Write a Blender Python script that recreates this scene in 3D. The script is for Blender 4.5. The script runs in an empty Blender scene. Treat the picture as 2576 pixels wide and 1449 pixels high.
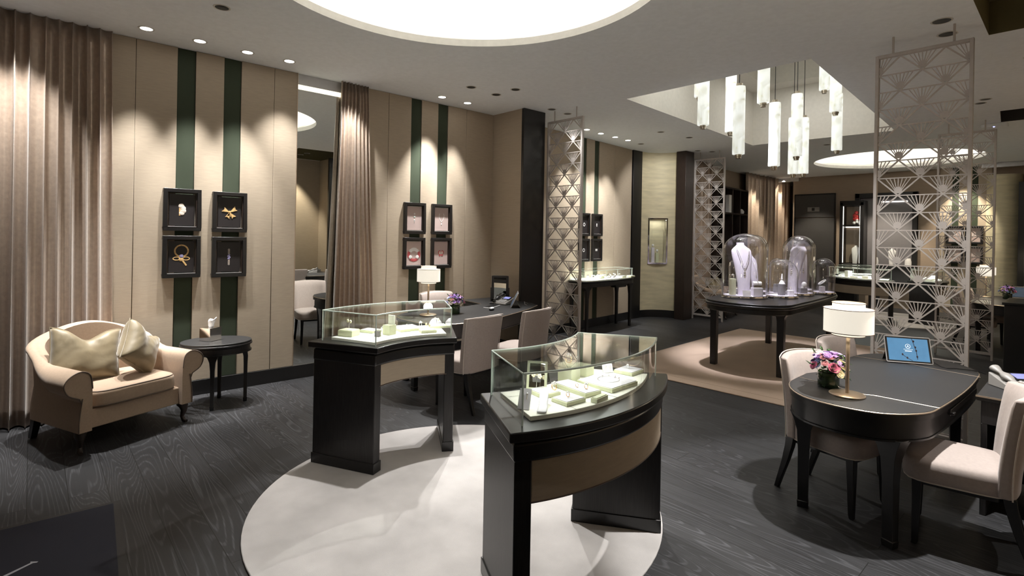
import bpy, math, random
from mathutils import Matrix, Vector
from mathutils.geometry import tessellate_polygon
random.seed(7)
S = bpy.context.scene
PI = math.pi
R = math.radians

# ---------------------------------------------------------------- camera, world, exposure
cam_d = bpy.data.cameras.new('camera'); cam = bpy.data.objects.new('camera', cam_d)
S.collection.objects.link(cam); S.camera = cam
cam_d.sensor_width = 36.0; cam_d.lens = 36.0 * 1335 / 2576
cam_d.shift_y = -133.5 / 2576; cam_d.clip_start = 0.02; cam_d.clip_end = 100
cam.matrix_world = Matrix.Translation((0, 0, 1.66)) @ Matrix.Rotation(R(47.852), 4, 'Z') @ Matrix.Rotation(R(90), 4, 'X') @ Matrix.Rotation(R(1.05), 4, 'Z')
w = bpy.data.worlds.new('world'); S.world = w; w.use_nodes = True
w.node_tree.nodes['Background'].inputs[0].default_value = (.5, .52, .55, 1)
w.node_tree.nodes['Background'].inputs[1].default_value = 0.02
S.view_settings.view_transform = 'Standard'; S.view_settings.look = 'None'
S.cycles.transparent_max_bounces = 48
S.view_settings.exposure = 0.45; S.view_settings.gamma = 1.0; S.view_settings.use_curve_mapping = False

CEIL = 3.43
def light(name, kind, loc, watts, color=(1, .96, .91), parent=None, **kw):
    d = bpy.data.lights.new(name, kind); d.energy = watts; d.color = color
    aim = kw.pop('aim', None)
    for k, v in kw.items(): setattr(d, k, v)
    o = bpy.data.objects.new(name, d); S.collection.objects.link(o); o.location = loc
    if aim is not None: o.rotation_euler = Vector(aim).to_track_quat('-Z', 'Y').to_euler()
    if parent: o.parent = parent
    return o
# cove lights hidden on the shelf of the two round ceiling coves
COVES = [((-2.90, 2.12), 1.43), ((-2.98, 13.75), 1.5)]
for (cx, cy), cr in COVES:
    for k in range(10):
        a = 2 * PI * k / 10
        light('cove_light', 'AREA', (cx + (cr + .16) * math.cos(a), cy + (cr + .16) * math.sin(a), 3.53), 2.1 if cy < 5 else 2.0, (1, .985, .94),
              aim=(-.55 * math.cos(a), -.55 * math.sin(a), 1), shape='RECTANGLE', size=.85, size_y=.08)
# light inside the square ceiling recess over the domes
for x, y in ((-3.2, 6.6), (-3.2, 9.1)):
    light('recess_light', 'AREA', (x, y, 4.37), 9, (1, .97, .92), aim=(0, 0, -1), shape='RECTANGLE', size=1.2, size_y=1.0)

# ---------------------------------------------------------------- materials
def nmat(name):
    m = bpy.data.materials.new(name); m.use_nodes = True
    nt = m.node_tree; return m, nt, nt.nodes['Principled BSDF']
def mat(name, col, rough=.5, metal=0., noise=0., nscale=20., bump=0., bscale=200., stretch=(1, 1, 1), emit=None, sheen=0., coat=0., spec=None, aniso=0.):
    m, nt, b = nmat(name)
    c = (col[0], col[1], col[2], 1)
    b.inputs['Base Color'].default_value = c; b.inputs['Roughness'].default_value = rough; b.inputs['Metallic'].default_value = metal
    if sheen: b.inputs['Sheen Weight'].default_value = sheen; b.inputs['Sheen Roughness'].default_value = .4
    if coat: b.inputs['Coat Weight'].default_value = coat; b.inputs['Coat Roughness'].default_value = .15
    if spec is not None: b.inputs['Specular IOR Level'].default_value = spec
    if emit: b.inputs['Emission Color'].default_value = (*emit[0], 1); b.inputs['Emission Strength'].default_value = emit[1]
    tc = nt.nodes.new('ShaderNodeTexCoord'); mp = nt.nodes.new('ShaderNodeMapping'); mp.inputs['Scale'].default_value = stretch
    nt.links.new(tc.outputs['Object'], mp.inputs['Vector'])
    nz = nt.nodes.new('ShaderNodeTexNoise'); nz.inputs['Scale'].default_value = nscale; nz.inputs['Detail'].default_value = 4
    nt.links.new(mp.outputs[0], nz.inputs['Vector'])
    mr = nt.nodes.new('ShaderNodeMapRange'); mr.inputs[1].default_value = .3; mr.inputs[2].default_value = .7
    nv = noise if noise else .03
    mr.inputs[3].default_value = 1 - nv; mr.inputs[4].default_value = 1 + nv
    nt.links.new(nz.outputs[0], mr.inputs[0])
    mx = nt.nodes.new('ShaderNodeVectorMath'); mx.operation = 'SCALE'; mx.inputs[0].default_value = col[:3]
    nt.links.new(mr.outputs[0], mx.inputs['Scale']); nt.links.new(mx.outputs[0], b.inputs['Base Color'])
    if bump:
        n2 = nt.nodes.new('ShaderNodeTexNoise'); n2.inputs['Scale'].default_value = bscale; n2.inputs['Detail'].default_value = 3
        nt.links.new(mp.outputs[0], n2.inputs['Vector'])
        bp = nt.nodes.new('ShaderNodeBump'); bp.inputs['Strength'].default_value = bump; bp.inputs['Distance'].default_value = .004
        nt.links.new(n2.outputs[0], bp.inputs['Height']); nt.links.new(bp.outputs[0], b.inputs['Normal'])
    return m
def glassmat(name, tint, ior=1.45, gl=1.0):
    m = bpy.data.materials.new(name); m.use_nodes = True; nt = m.node_tree; nt.nodes.clear()
    out = nt.nodes.new('ShaderNodeOutputMaterial'); mix = nt.nodes.new('ShaderNodeMixShader')
    tr = nt.nodes.new('ShaderNodeBsdfTransparent'); tr.inputs[0].default_value = (*tint, 1)
    g = nt.nodes.new('ShaderNodeBsdfGlossy'); g.inputs['Roughness'].default_value = .01; g.inputs[0].default_value = (gl, gl, gl, 1)
    lw = nt.nodes.new('ShaderNodeLayerWeight'); lw.inputs[0].default_value = .5
    pw = nt.nodes.new('ShaderNodeMath'); pw.operation = 'POWER'; pw.inputs[1].default_value = 3.2; nt.links.new(lw.outputs['Facing'], pw.inputs[0])
    fr = nt.nodes.new('ShaderNodeMath'); fr.operation = 'MULTIPLY_ADD'; fr.inputs[1].default_value = .85; fr.inputs[2].default_value = (ior - 1) * .15; nt.links.new(pw.outputs[0], fr.inputs[0])
    if gl != 1.0:
        p2 = nt.nodes.new('ShaderNodeMath'); p2.operation = 'POWER'; p2.inputs[1].default_value = 5.0; nt.links.new(lw.outputs['Facing'], p2.inputs[0])
        mc = nt.nodes.new('ShaderNodeMix'); mc.data_type = 'RGBA'; mc.inputs[6].default_value = (*tint, 1); mc.inputs[7].default_value = (.30, .29, .28, 1)
        nt.links.new(p2.outputs[0], mc.inputs[0]); nt.links.new(mc.outputs[2], tr.inputs[0])
    nt.links.new(fr.outputs[0], mix.inputs[0]); nt.links.new(tr.outputs[0], mix.inputs[1]); nt.links.new(g.outputs[0], mix.inputs[2])
    nt.links.new(mix.outputs[0], out.inputs[0]); return m

def floor_mat():
    m, nt, b = nmat('cerused_black_oak')
    N = nt.nodes.new; L = nt.links.new
    tc = N('ShaderNodeTexCoord')
    br = N('ShaderNodeTexBrick'); br.offset = .37; br.inputs['Scale'].default_value = 1.0
    br.inputs['Brick Width'].default_value = 2.1; br.inputs['Row Height'].default_value = .19; br.inputs['Mortar Size'].default_value = .0022
    br.inputs['Color1'].default_value = (.2, .2, .2, 1); br.inputs['Color2'].default_value = (.9, .9, .9, 1); br.inputs['Mortar'].default_value = (0, 0, 0, 1)
    L(tc.outputs['Object'], br.inputs['Vector'])
    # per plank offset of the grain
    sep = N('ShaderNodeSeparateColor'); L(br.outputs['Color'], sep.inputs[0])
    comb = N('ShaderNodeCombineXYZ'); mm = N('ShaderNodeMath'); mm.operation = 'MULTIPLY'; mm.inputs[1].default_value = 13.7
    L(sep.outputs[0], mm.inputs[0]); L(mm.outputs[0], comb.inputs[2]); L(mm.outputs[0], comb.inputs[0])
    add = N('ShaderNodeVectorMath'); add.operation = 'ADD'; L(tc.outputs['Object'], add.inputs[0]); L(comb.outputs[0], add.inputs[1])
    mp = N('ShaderNodeMapping'); mp.inputs['Scale'].default_value = (.42, 3.6, 1); L(add.outputs[0], mp.inputs['Vector'])
    n1 = N('ShaderNodeTexNoise'); n1.inputs['Scale'].default_value = 1.0; n1.inputs['Detail'].default_value = 1.2; n1.inputs['Roughness'].default_value = .5
    L(mp.outputs[0], n1.inputs['Vector'])
    m2 = N('ShaderNodeMath'); m2.operation = 'MULTIPLY'; m2.inputs[1].default_value = 290; L(n1.outputs[0], m2.inputs[0])
    sn = N('ShaderNodeMath'); sn.operation = 'SINE'; L(m2.outputs[0], sn.inputs[0])
    r1 = N('ShaderNodeMapRange'); r1.inputs[1].default_value = .45; r1.inputs[2].default_value = 1; L(sn.outputs[0], r1.inputs[0])
    mpf = N('ShaderNodeMapping'); mpf.inputs['Scale'].default_value = (2.2, 150, 1); L(add.outputs[0], mpf.inputs['Vector'])
    n2 = N('ShaderNodeTexNoise'); n2.inputs['Scale'].default_value = 1; n2.inputs['Detail'].default_value = 3; L(mpf.outputs[0], n2.inputs['Vector'])
    r2 = N('ShaderNodeMapRange'); r2.inputs[1].default_value = .30; r2.inputs[2].default_value = .80; L(n2.outputs[0], r2.inputs[0])
    ml = N('ShaderNodeMath'); ml.operation = 'MULTIPLY'; L(r1.outputs[0], ml.inputs[0]); ml.inputs[1].default_value = .5
    m3 = N('ShaderNodeMath'); m3.operation = 'MULTIPLY'; L(r1.outputs[0], m3.inputs[0]); L(r2.outputs[0], m3.inputs[1])
    ad = N('ShaderNodeMath'); ad.operation = 'ADD'; L(m3.outputs[0], ad.inputs[0])
    m4 = N('ShaderNodeMath'); m4.operation = 'MULTIPLY'; m4.inputs[1].default_value = .07; L(r2.outputs[0], m4.inputs[0]); L(m4.outputs[0], ad.inputs[1])
    mix = N('ShaderNodeMix'); mix.data_type = 'RGBA'; L(ad.outputs[0], mix.inputs[0])
    mix.inputs[6].default_value = (.024, .024, .026, 1); mix.inputs[7].default_value = (.088, .090, .099, 1)
    tone = N('ShaderNodeMapRange'); tone.inputs[3].default_value = .7; tone.inputs[4].default_value = 1.25; L(sep.outputs[0], tone.inputs[0])
    sc = N('ShaderNodeVectorMath'); sc.operation = 'SCALE'; L(mix.outputs[2], sc.inputs[0]); L(tone.outputs[0], sc.inputs['Scale'])
    fm = N('ShaderNodeMix'); fm.data_type = 'RGBA'; L(br.outputs['Fac'], fm.inputs[0]); L(sc.outputs[0], fm.inputs[6]); fm.inputs[7].default_value = (.006, .006, .006, 1)
    L(fm.outputs[2], b.inputs['Base Color']); b.inputs['Roughness'].default_value = .5; b.inputs['Specular IOR Level'].default_value = .4
    bp = N('ShaderNodeBump'); bp.inputs['Strength'].default_value = .10; bp.inputs['Distance'].default_value = .001
    L(ad.outputs[0], bp.inputs['Height']); L(bp.outputs[0], b.inputs['Normal'])
    return m
M = {}
M['floor'] = floor_mat()
M['ceil'] = mat('ceiling_paint', (.84, .87, .90), .9)
M['cove'] = mat('cove_paint', (.93, .91, .86), .9)
M['pit'] = mat('recess_paint', (.80, .78, .72), .9)
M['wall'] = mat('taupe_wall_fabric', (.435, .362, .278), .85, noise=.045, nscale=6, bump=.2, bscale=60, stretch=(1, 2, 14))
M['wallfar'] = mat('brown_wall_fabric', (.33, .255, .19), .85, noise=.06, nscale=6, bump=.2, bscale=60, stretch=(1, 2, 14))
M['green'] = mat('dark_green_fabric', (.034, .048, .026), .8, bump=.2, bscale=90, stretch=(1, 2, 14))
M['black'] = mat('black_lacquer', (.010, .0095, .010), .33, noise=.15, nscale=30, stretch=(8, 8, 1), coat=.15)
M['blackwood'] = mat('black_stained_wood', (.014, .0125, .0125), .38, noise=.5, nscale=14, bump=.12, bscale=50, stretch=(14, 14, .6))
M['darkbrown'] = mat('dark_brown_wood', (.028, .018, .014), .4, noise=.3, nscale=10, stretch=(8, 8, .8))
M['leather'] = mat('desk_leather', (.018, .018, .019), .5, noise=.1, nscale=60, bump=.2, bscale=400)
M['brass'] = mat('brushed_brass', (.60, .49, .38), .38, .9)
M['bronze'] = mat('dark_bronze_bead', (.10, .07, .055), .4, .6)
M['champ'] = mat('champagne_metal', (.55, .51, .49), .5, .35, noise=.05)
M['nickel'] = mat('satin_nickel', (.52, .46, .38), .25, 1.)
M['chrome'] = mat('polished_steel', (.72, .70, .68), .06, 1.)
M['mirror'] = mat('silvered_mirror', (.80, .82, .79), .0, 1., noise=.001)
M['chair'] = mat('mauve_grey_upholstery', (.39, .33, .305), .8, noise=.05, nscale=60, bump=.2, bscale=500, sheen=.2)
M['piping'] = mat('pale_piping', (.62, .55, .50), .7)
M['sofa'] = mat('beige_upholstery', (.44, .325, .235), .75, noise=.05, nscale=60, bump=.2, bscale=500, sheen=.25)
M['sofapipe'] = mat('taupe_piping', (.16, .12, .095), .7)
M['velvet'] = mat('olive_velvet', (.25, .20, .12), .5, noise=.18, nscale=7, bump=.9, bscale=11, sheen=.6)
M['curtain'] = mat('satin_curtain', (.44, .35, .28), .36, .45, noise=.08, nscale=30, bump=.25, bscale=90, sheen=.4)
M['rug'] = mat('pale_pink_carpet', (.555, .53, .52), .95, noise=.16, nscale=3.0, bump=.5, bscale=500, sheen=.3)
M['rug2'] = mat('sand_carpet', (.47, .35, .26), .95, noise=.08, nscale=2.2, bump=.5, bscale=500, sheen=.3)
M['rugdark'] = mat('carpet_edge', (.20, .15, .12), .9)
M['mat'] = mat('navy_mat', (.008, .009, .020), .8, bump=.3, bscale=600)
M['matedge'] = mat('rubber_mat_edge', (.035, .032, .031), .7)
M['lettering'] = mat('white_lettering', (.42, .42, .46), .7)
M['ivory'] = mat('ivory_leatherette', (.86, .85, .76), .55)
M['pad'] = mat('pale_grey_suede', (.70, .68, .72), .8)
M['padside'] = mat('pale_green_leatherette', (.62, .64, .45), .5)
M['grey'] = mat('grey_leatherette', (.20, .19, .20), .5)
M['lav'] = mat('lavender_suede', (.74, .69, .80), .8)
M['white'] = mat('white_satin', (.85, .84, .84), .5)
M['diamond'] = mat('bright_silver', (.95, .94, .92), .12, .9)
M['gold'] = mat('yellow_gold', (.85, .52, .20), .22, 1.)
M['goldwall'] = mat('gold_leaf_plaster', (.62, .56, .39), .6, .12, noise=.12, nscale=3, stretch=(1, 1, 5), bump=.1, bscale=20)
M['glass'] = glassmat('clear_glass', (.975, .99, .98), 1.42)
M['domeglass'] = glassmat('dome_glass', (.96, .96, .955), 1.6, .98)
M['edge'] = mat('green_glass_edge', (.74, .86, .80), .15, spec=.8)
M['screenblk'] = mat('black_plastic', (.012, .012, .013), .35)
M['plastic'] = mat('grey_plastic', (.22, .21, .20), .45)
M['silver'] = mat('silver_plastic', (.60, .60, .62), .3, .4)
M['shade'] = mat('cream_lamp_shade', (.80, .76, .66), .8, emit=((1, .93, .80), .55))
M['shadetop'] = mat('shade_diffuser', (.70, .66, .56), .8, emit=((1, .93, .80), .28))
M['bulb'] = mat('lit_lamp', (.9, .9, .9), .5, emit=((1, .95, .86), 9.))
M['bulbdim'] = mat('lit_trim', (.8, .8, .8), .5, emit=((1, .95, .88), 1.2))
M['hole'] = mat('dark_fitting', (.010, .010, .010), .4)
M['fitring'] = mat('white_fitting_ring', (.62, .60, .56), .4)
M['olive'] = mat('olive_recess_lining', (.16, .14, .07), .5)
M['darkgrey'] = mat('dark_grey_panel', (.045, .043, .042), .5)
M['leaf'] = mat('green_leaves', (.02, .055, .012), .4, noise=.4, nscale=30)
M['greenglass'] = mat('leaf_lined_glass', (.022, .045, .018), .12, noise=.5, nscale=25, coat=.6)
M['petalw'] = mat('cream_petals', (.85, .78, .55), .6)
M['petalp'] = mat('pink_petals', (.55, .14, .28), .6, noise=.2)
M['petalm'] = mat('mauve_petals', (.40, .25, .62), .6, noise=.3)
M['petalr'] = mat('rose_petals', (.70, .33, .42), .6, noise=.2)
M['petalb'] = mat('blue_petals', (.36, .42, .72), .6, noise=.3)
def alab():
    m, nt, b = nmat('alabaster'); N = nt.nodes.new; L = nt.links.new
    tc = N('ShaderNodeTexCoord'); n = N('ShaderNodeTexNoise'); n.inputs['Scale'].default_value = 7; n.inputs['Detail'].default_value = 5; n.inputs['Distortion'].default_value = 1.2
    L(tc.outputs['Object'], n.inputs['Vector'])
    cr = N('ShaderNodeValToRGB'); cr.color_ramp.elements[0].position = .30; cr.color_ramp.elements[0].color = (.62, .62, .50, 1)
    cr.color_ramp.elements[1].position = .52; cr.color_ramp.elements[1].color = (.96, 1, .96, 1)
    L(n.outputs[0], cr.inputs[0]); L(cr.outputs[0], b.inputs['Base Color']); L(cr.outputs[0], b.inputs['Emission Color'])
    b.inputs['Emission Strength'].default_value = .50; b.inputs['Roughness'].default_value = .35
    return m
M['alab'] = alab()

# ---------------------------------------------------------------- mesh helpers
def I(): return Matrix.Identity(4)
def T(x, y, z): return Matrix.Translation((x, y, z))
def RZ(a): return Matrix.Rotation(a, 4, 'Z')
def RX(a): return Matrix.Rotation(a, 4, 'X')
def RY(a): return Matrix.Rotation(a, 4, 'Y')
class MB:
    def __init__(s): s.v = []; s.f = []
    def add(s, vs, fs, m=None):
        o = len(s.v)
        s.v += [tuple(m @ Vector(p)) if m is not None else tuple(p) for p in vs]
        s.f += [tuple(i + o for i in f) for f in fs]; return s
    def box(s, x0, x1, y0, y1, z0, z1, m=None):
        return s.add([(x0, y0, z0), (x1, y0, z0), (x1, y1, z0), (x0, y1, z0), (x0, y0, z1), (x1, y0, z1), (x1, y1, z1), (x0, y1, z1)],
                     [(0, 3, 2, 1), (4, 5, 6, 7), (0, 1, 5, 4), (1, 2, 6, 5), (2, 3, 7, 6), (3, 0, 4, 7)], m)
    def cbox(s, cx, cy, cz, sx, sy, sz, m=None): return s.box(cx - sx / 2, cx + sx / 2, cy - sy / 2, cy + sy / 2, cz - sz / 2, cz + sz / 2, m)
    def prism(s, pts, z0, z1, m=None):
        n = len(pts)
        return s.add([(x, y, z0) for x, y in pts] + [(x, y, z1) for x, y in pts],
                     [tuple(range(n - 1, -1, -1)), tuple(range(n, 2 * n))] + [(i, (i + 1) % n, n + (i + 1) % n, n + i) for i in range(n)], m)
    def arc(s, r0, r1, a0, a1, z0, z1, n=24, m=None):
        vs = []; fs = []
        for i in range(n + 1):
            a = a0 + (a1 - a0) * i / n; c, q = math.cos(a), math.sin(a)
            vs += [(r0 * c, r0 * q, z0), (r1 * c, r1 * q, z0), (r1 * c, r1 * q, z1), (r0 * c, r0 * q, z1)]
        for i in range(n):
            b = 4 * i
            for k in range(4): fs.append((b + k, b + (k + 1) % 4, b + 4 + (k + 1) % 4, b + 4 + k))
        fs += [(3, 2, 1, 0), (4 * n, 4 * n + 1, 4 * n + 2, 4 * n + 3)]
        return s.add(vs, fs, m)
    def lathe(s, prof, n=32, m=None, cap=True):
        vs = []; fs = []; k = len(prof)
        for i in range(n):
            a = 2 * PI * i / n; vs += [(r * math.cos(a), r * math.sin(a), z) for r, z in prof]
        for i in range(n):
            j = (i + 1) % n
            for q in range(k - 1): fs.append((i * k + q, j * k + q, j * k + q + 1, i * k + q + 1))
        if cap:
            if prof[0][0] > 1e-5: fs.append(tuple(i * k for i in range(n - 1, -1, -1)))
            if prof[-1][0] > 1e-5: fs.append(tuple(i * k + k - 1 for i in range(n)))
        return s.add(vs, fs, m)
    def cyl(s, r, z0, z1, n=24, m=None): return s.lathe([(r, z0), (r, z1)], n, m)
    def tube(s, path, r, n=8, closed=False, m=None, radii=None):
        P = [Vector(p) for p in path]; k = len(P); vs = []; fs = []; up = None
        for i, p in enumerate(P):
            t = (P[(i + 1) % k] - P[i - 1]) if (closed or 0 < i < k - 1) else ((P[1] - P[0]) if i == 0 else (P[-1] - P[-2]))
            t.normalize()
            if up is None:
                up = Vector((0, 0, 1)) if abs(t.z) < .9 else Vector((1, 0, 0))
            u = (up - t * up.dot(t)).normalized(); up = u; w_ = t.cross(u)
            rr = radii[i] if radii else r
            vs += [tuple(p + (u * math.cos(2 * PI * q / n) + w_ * math.sin(2 * PI * q / n)) * rr) for q in range(n)]
        for i in range(k if closed else k - 1):
            a = i * n; b = ((i + 1) % k) * n
            for q in range(n): fs.append((a + q, a + (q + 1) % n, b + (q + 1) % n, b + q))
        if not closed: fs += [tuple(range(n - 1, -1, -1)), tuple((k - 1) * n + q for q in range(n))]
        return s.add(vs, fs, m)
    def surf(s, fn, nu, nv, m=None, closeu=False):
        vs = [tuple(fn(i / nu, j / nv)) for i in range(nu + (0 if closeu else 1)) for j in range(nv + 1)]
        fs = []; k = nv + 1; nn = nu if closeu else nu + 1
        for i in range(nu):
            a = i * k; b = ((i + 1) % nn) * k
            for j in range(nv): fs.append((a + j, b + j, b + j + 1, a + j + 1))
        return s.add(vs, fs, m)
    def loft(s, secs, m=None):
        # secs: (cx, cy, z, sx, sy, rot)
        vs = []; fs = []
        for cx, cy, z, sx, sy, rt in secs:
            c, q = math.cos(rt), math.sin(rt)
            for ax, ay in ((-1, -1), (1, -1), (1, 1), (-1, 1)):
                x, y = ax * sx / 2, ay * sy / 2; vs.append((cx + x * c - y * q, cy + x * q + y * c, z))
        for i in range(len(secs) - 1):
            b = 4 * i
            for k in range(4): fs.append((b + k, b + (k + 1) % 4, b + 4 + (k + 1) % 4, b + 4 + k))
        n = 4 * (len(secs) - 1); fs += [(3, 2, 1, 0), (n, n + 1, n + 2, n + 3)]
        return s.add(vs, fs, m)
    def ball(s, r, c, n=12, sx=1, sy=1, sz=1, m=None):
        pr = [(max(r * math.sin(PI * i / n), 1e-6), -r * math.cos(PI * i / n)) for i in range(n + 1)]
        mm = T(*c) @ Matrix.Diagonal((sx, sy, sz, 1)); return s.lathe(pr, n + 4, mm if m is None else m @ mm, cap=False)
    def build(s, name, mt, parent=None, loc=None, bevel=0, seg=2, sub=0, smooth=True, ang=40, solid=0):
        me = bpy.data.meshes.new(name); me.from_pydata(s.v, [], s.f); me.validate()
        import bmesh as _b
        bm = _b.new(); bm.from_mesh(me); _b.ops.remove_doubles(bm, verts=bm.verts, dist=1e-5); _b.ops.recalc_face_normals(bm, faces=bm.faces); bm.to_mesh(me); bm.free()
        if smooth:
            me.shade_smooth(); me.set_sharp_from_angle(angle=R(ang))
        o = bpy.data.objects.new(name, me); S.collection.objects.link(o)
        me.materials.append(M[mt] if isinstance(mt, str) else mt)
        if parent: o.parent = parent
        if loc: o.location = loc
        if bevel:
            b = o.modifiers.new('bevel', 'BEVEL'); b.width = bevel; b.segments = seg; b.limit_method = 'ANGLE'; b.angle_limit = R(35)
        if solid:
            d = o.modifiers.new('solid', 'SOLIDIFY'); d.thickness = solid; d.offset = 0
        if sub:
            d = o.modifiers.new('sub', 'SUBSURF'); d.levels = sub; d.render_levels = sub
        return o
def tag(o, label=None, cat=None, group=None, kind=None):
    if label: o['label'] = label
    if cat: o['category'] = cat
    if group: o['group'] = group
    if kind: o['kind'] = kind
    return o
def thing(name, label, cat, loc=(0, 0, 0), rz=0, group=None):
    o = bpy.data.objects.new(name, None); S.collection.objects.link(o); o.location = loc; o.rotation_euler = (0, 0, rz); o.empty_display_size = .05
    return tag(o, label, cat, group)
def struct(name, mb, mt, **k): return tag(mb.build(name, mt, **k), kind='structure')
KIDS = {}
def dup(root, loc, rz, label, group=None):
    def cp(o, par):
        c = o.copy(); S.collection.objects.link(c)
        if par is not None: c.parent = par
        for ch in [q for q in S.objects if q.parent == o]: cp(ch, c)
        return c
    r = cp(root, None); r.location = loc; r.rotation_euler = (0, 0, rz); r['label'] = label
    if group: r['group'] = group
    return r
def rrect(w_, h_, r, n=5, bowx=0, bowy=0, cx=0, cy=0):
    pts = []
    for qx, qy, a0 in ((1, 1, 0), (-1, 1, 90), (-1, -1, 180), (1, -1, 270)):
        for i in range(n + 1):
            a = R(a0 + 90 * i / n); pts.append([qx * (w_ / 2 - r) + r * math.cos(a), qy * (h_ / 2 - r) + r * math.sin(a)])
    if bowx or bowy:
        out = []
        for i, p in enumerate(pts):
            q = pts[(i + 1) % len(pts)]; L_ = math.hypot(q[0] - p[0], q[1] - p[1]); k = max(1, int(L_ / .06))
            for j in range(k): out.append([p[0] + (q[0] - p[0]) * j / k, p[1] + (q[1] - p[1]) * j / k])
        pts = [[x + math.copysign(bowx * (1 - (2 * y / h_) ** 2), x) * min(1, abs(x) / (w_ * .3)), y + math.copysign(bowy * (1 - (2 * x / w_) ** 2), y) * min(1, abs(y) / (h_ * .3))] for x, y in out]
    return [(x + cx, y + cy) for x, y in pts]
def offset_poly(pts, k):
    cx = sum(p[0] for p in pts) / len(pts); cy = sum(p[1] for p in pts) / len(pts); out = []
    for x, y in pts:
        d = math.hypot(x - cx, y - cy); out.append((x + (x - cx) / d * k, y + (y - cy) / d * k))
    return out
# ---------------------------------------------------------------- setting
struct('floor', MB().box(-8.5, 2.2, -2.6, 18.6, -.1, 0), 'floor')
PIT = [(-4.08, 5.63), (-1.90, 5.61), (-2.19, 10.15), (-4.39, 10.03)]
POCKETS = [([(-.62, 4.2), (1.05, 4.2), (1.05, 6.0), (-.645, 6.0)], .28, 'olive'), ([(-.90, 9.55), (.6, 9.55), (.6, 10.42), (-.97, 10.42)], .2, 'darkgrey')]
def circ(c, r, n=72): return [(c[0] + r * math.cos(2 * PI * i / n), c[1] + r * math.sin(2 * PI * i / n)) for i in range(n)]
outer = [(-8.5, -2.6), (2.2, -2.6), (2.2, 18.6), (-8.5, 18.6)]
loops = [outer] + [circ(c, r)[::-1] for c, r in COVES] + [PIT[::-1]] + [p[0][::-1] for p in POCKETS]
flat = [p for l in loops for p in l]
tris = tessellate_polygon([[Vector((x, y, 0)) for x, y in l] for l in loops])
cm = MB(); cm.add([(x, y, CEIL) for x, y in flat], [tuple(t) for t in tris])
struct('ceiling', cm, 'ceil', smooth=False)
for c, r in COVES:
    b = MB(); b.lathe([(r, CEIL), (r, CEIL + .065), (r + .03, CEIL + .07), (r + .27, CEIL + .07), (r + .27, CEIL + .42), (r + .10, CEIL + .50), (0.001, CEIL + .52)], 96, T(c[0], c[1], 0), cap=False)
    struct('ceiling', b, 'cove', ang=60)
b = MB(); PI2 = [(-3.75, 6.0), (-2.25, 5.98), (-2.5, 9.75), (-4.0, 9.65)]
b.add([(x, y, CEIL) for x, y in PIT] + [(x, y, CEIL + .97) for x, y in PIT] + [(x, y, CEIL + .97) for x, y in PI2] + [(x, y, CEIL + 1.5) for x, y in PI2],
      [(0, 1, 5, 4), (1, 2, 6, 5), (2, 3, 7, 6), (3, 0, 4, 7), (4, 5, 9, 8), (5, 6, 10, 9), (6, 7, 11, 10), (7, 4, 8, 11), (8, 9, 13, 12), (9, 10, 14, 13), (10, 11, 15, 14), (11, 8, 12, 15), (12, 13, 14, 15)])
struct('ceiling', b, 'pit', smooth=False)
for pts, h, mt in POCKETS:
    b = MB(); b.add([(x, y, CEIL) for x, y in pts] + [(x, y, CEIL + h) for x, y in pts], [(0, 1, 5, 4), (1, 2, 6, 5), (2, 3, 7, 6), (3, 0, 4, 7), (4, 5, 6, 7)])
    struct('ceiling', b, mt, smooth=False)
# left wall, front bay
def wallseg(name, mt, p0, p1, z0, z1, th=.02, off=0, bev=.003):
    # panel standing along p0->p1, front face on the line, thickness going to the left of travel (away from room)
    dx, dy = p1[0] - p0[0], p1[1] - p0[1]; L = math.hypot(dx, dy); m = T(p0[0], p0[1], 0) @ RZ(math.atan2(dy, dx))
    return struct(name, MB().box(0.0015, L - .0015, off, off + th, z0, z1, m), mt, bevel=bev, seg=1)
XL = -6.04
struct('wall_left', MB().box(XL - .2, XL - .03, -2.6, 5.46, 0, 3.6), 'black')
def bay(segs, line):
    for i in range(len(segs) - 1):
        (t0, mt), (t1, _) = segs[i], segs[i + 1]
        if mt is None: continue
        g = mt == 'green'
        wallseg('wall_left', mt, line(t0), line(t1), .15, CEIL - .002, off=.014 if g else 0, th=.02 if not g else .01)
lineA = lambda t: (XL, t)
bay([(-2.6, 'wall'), (-.5, 'wall'), (.70, 'wall'), (1.035, 'green'), (1.19, 'wall'), (1.447, 'green'), (1.608, 'wall'), (1.94, 'wall'), (2.19, None)], lineA)
bay([(3.0, 'wall'), (3.33, 'wall'), (3.66, 'green'), (3.815, 'wall'), (4.08, 'green'), (4.24, 'wall'), (4.56, 'wall'), (5.06, None)], lineA)
struct('baseboard_left', MB().box(XL - .03, XL + .014, -2.6, 5.06, 0, .15), 'black', bevel=.003)
# return wall and black pier
struct('wall_return', MB().box(-6.3, -5.40, 5.06, 5.46, 0, CEIL), 'wall')
struct('baseboard_return', MB().box(-6.03, -5.40, 5.046, 5.06, 0, .15), 'black')
struct('trim_1', MB().box(-5.42, -5.372, 5.05, 5.47, 0, CEIL), 'black', bevel=.004)
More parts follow.
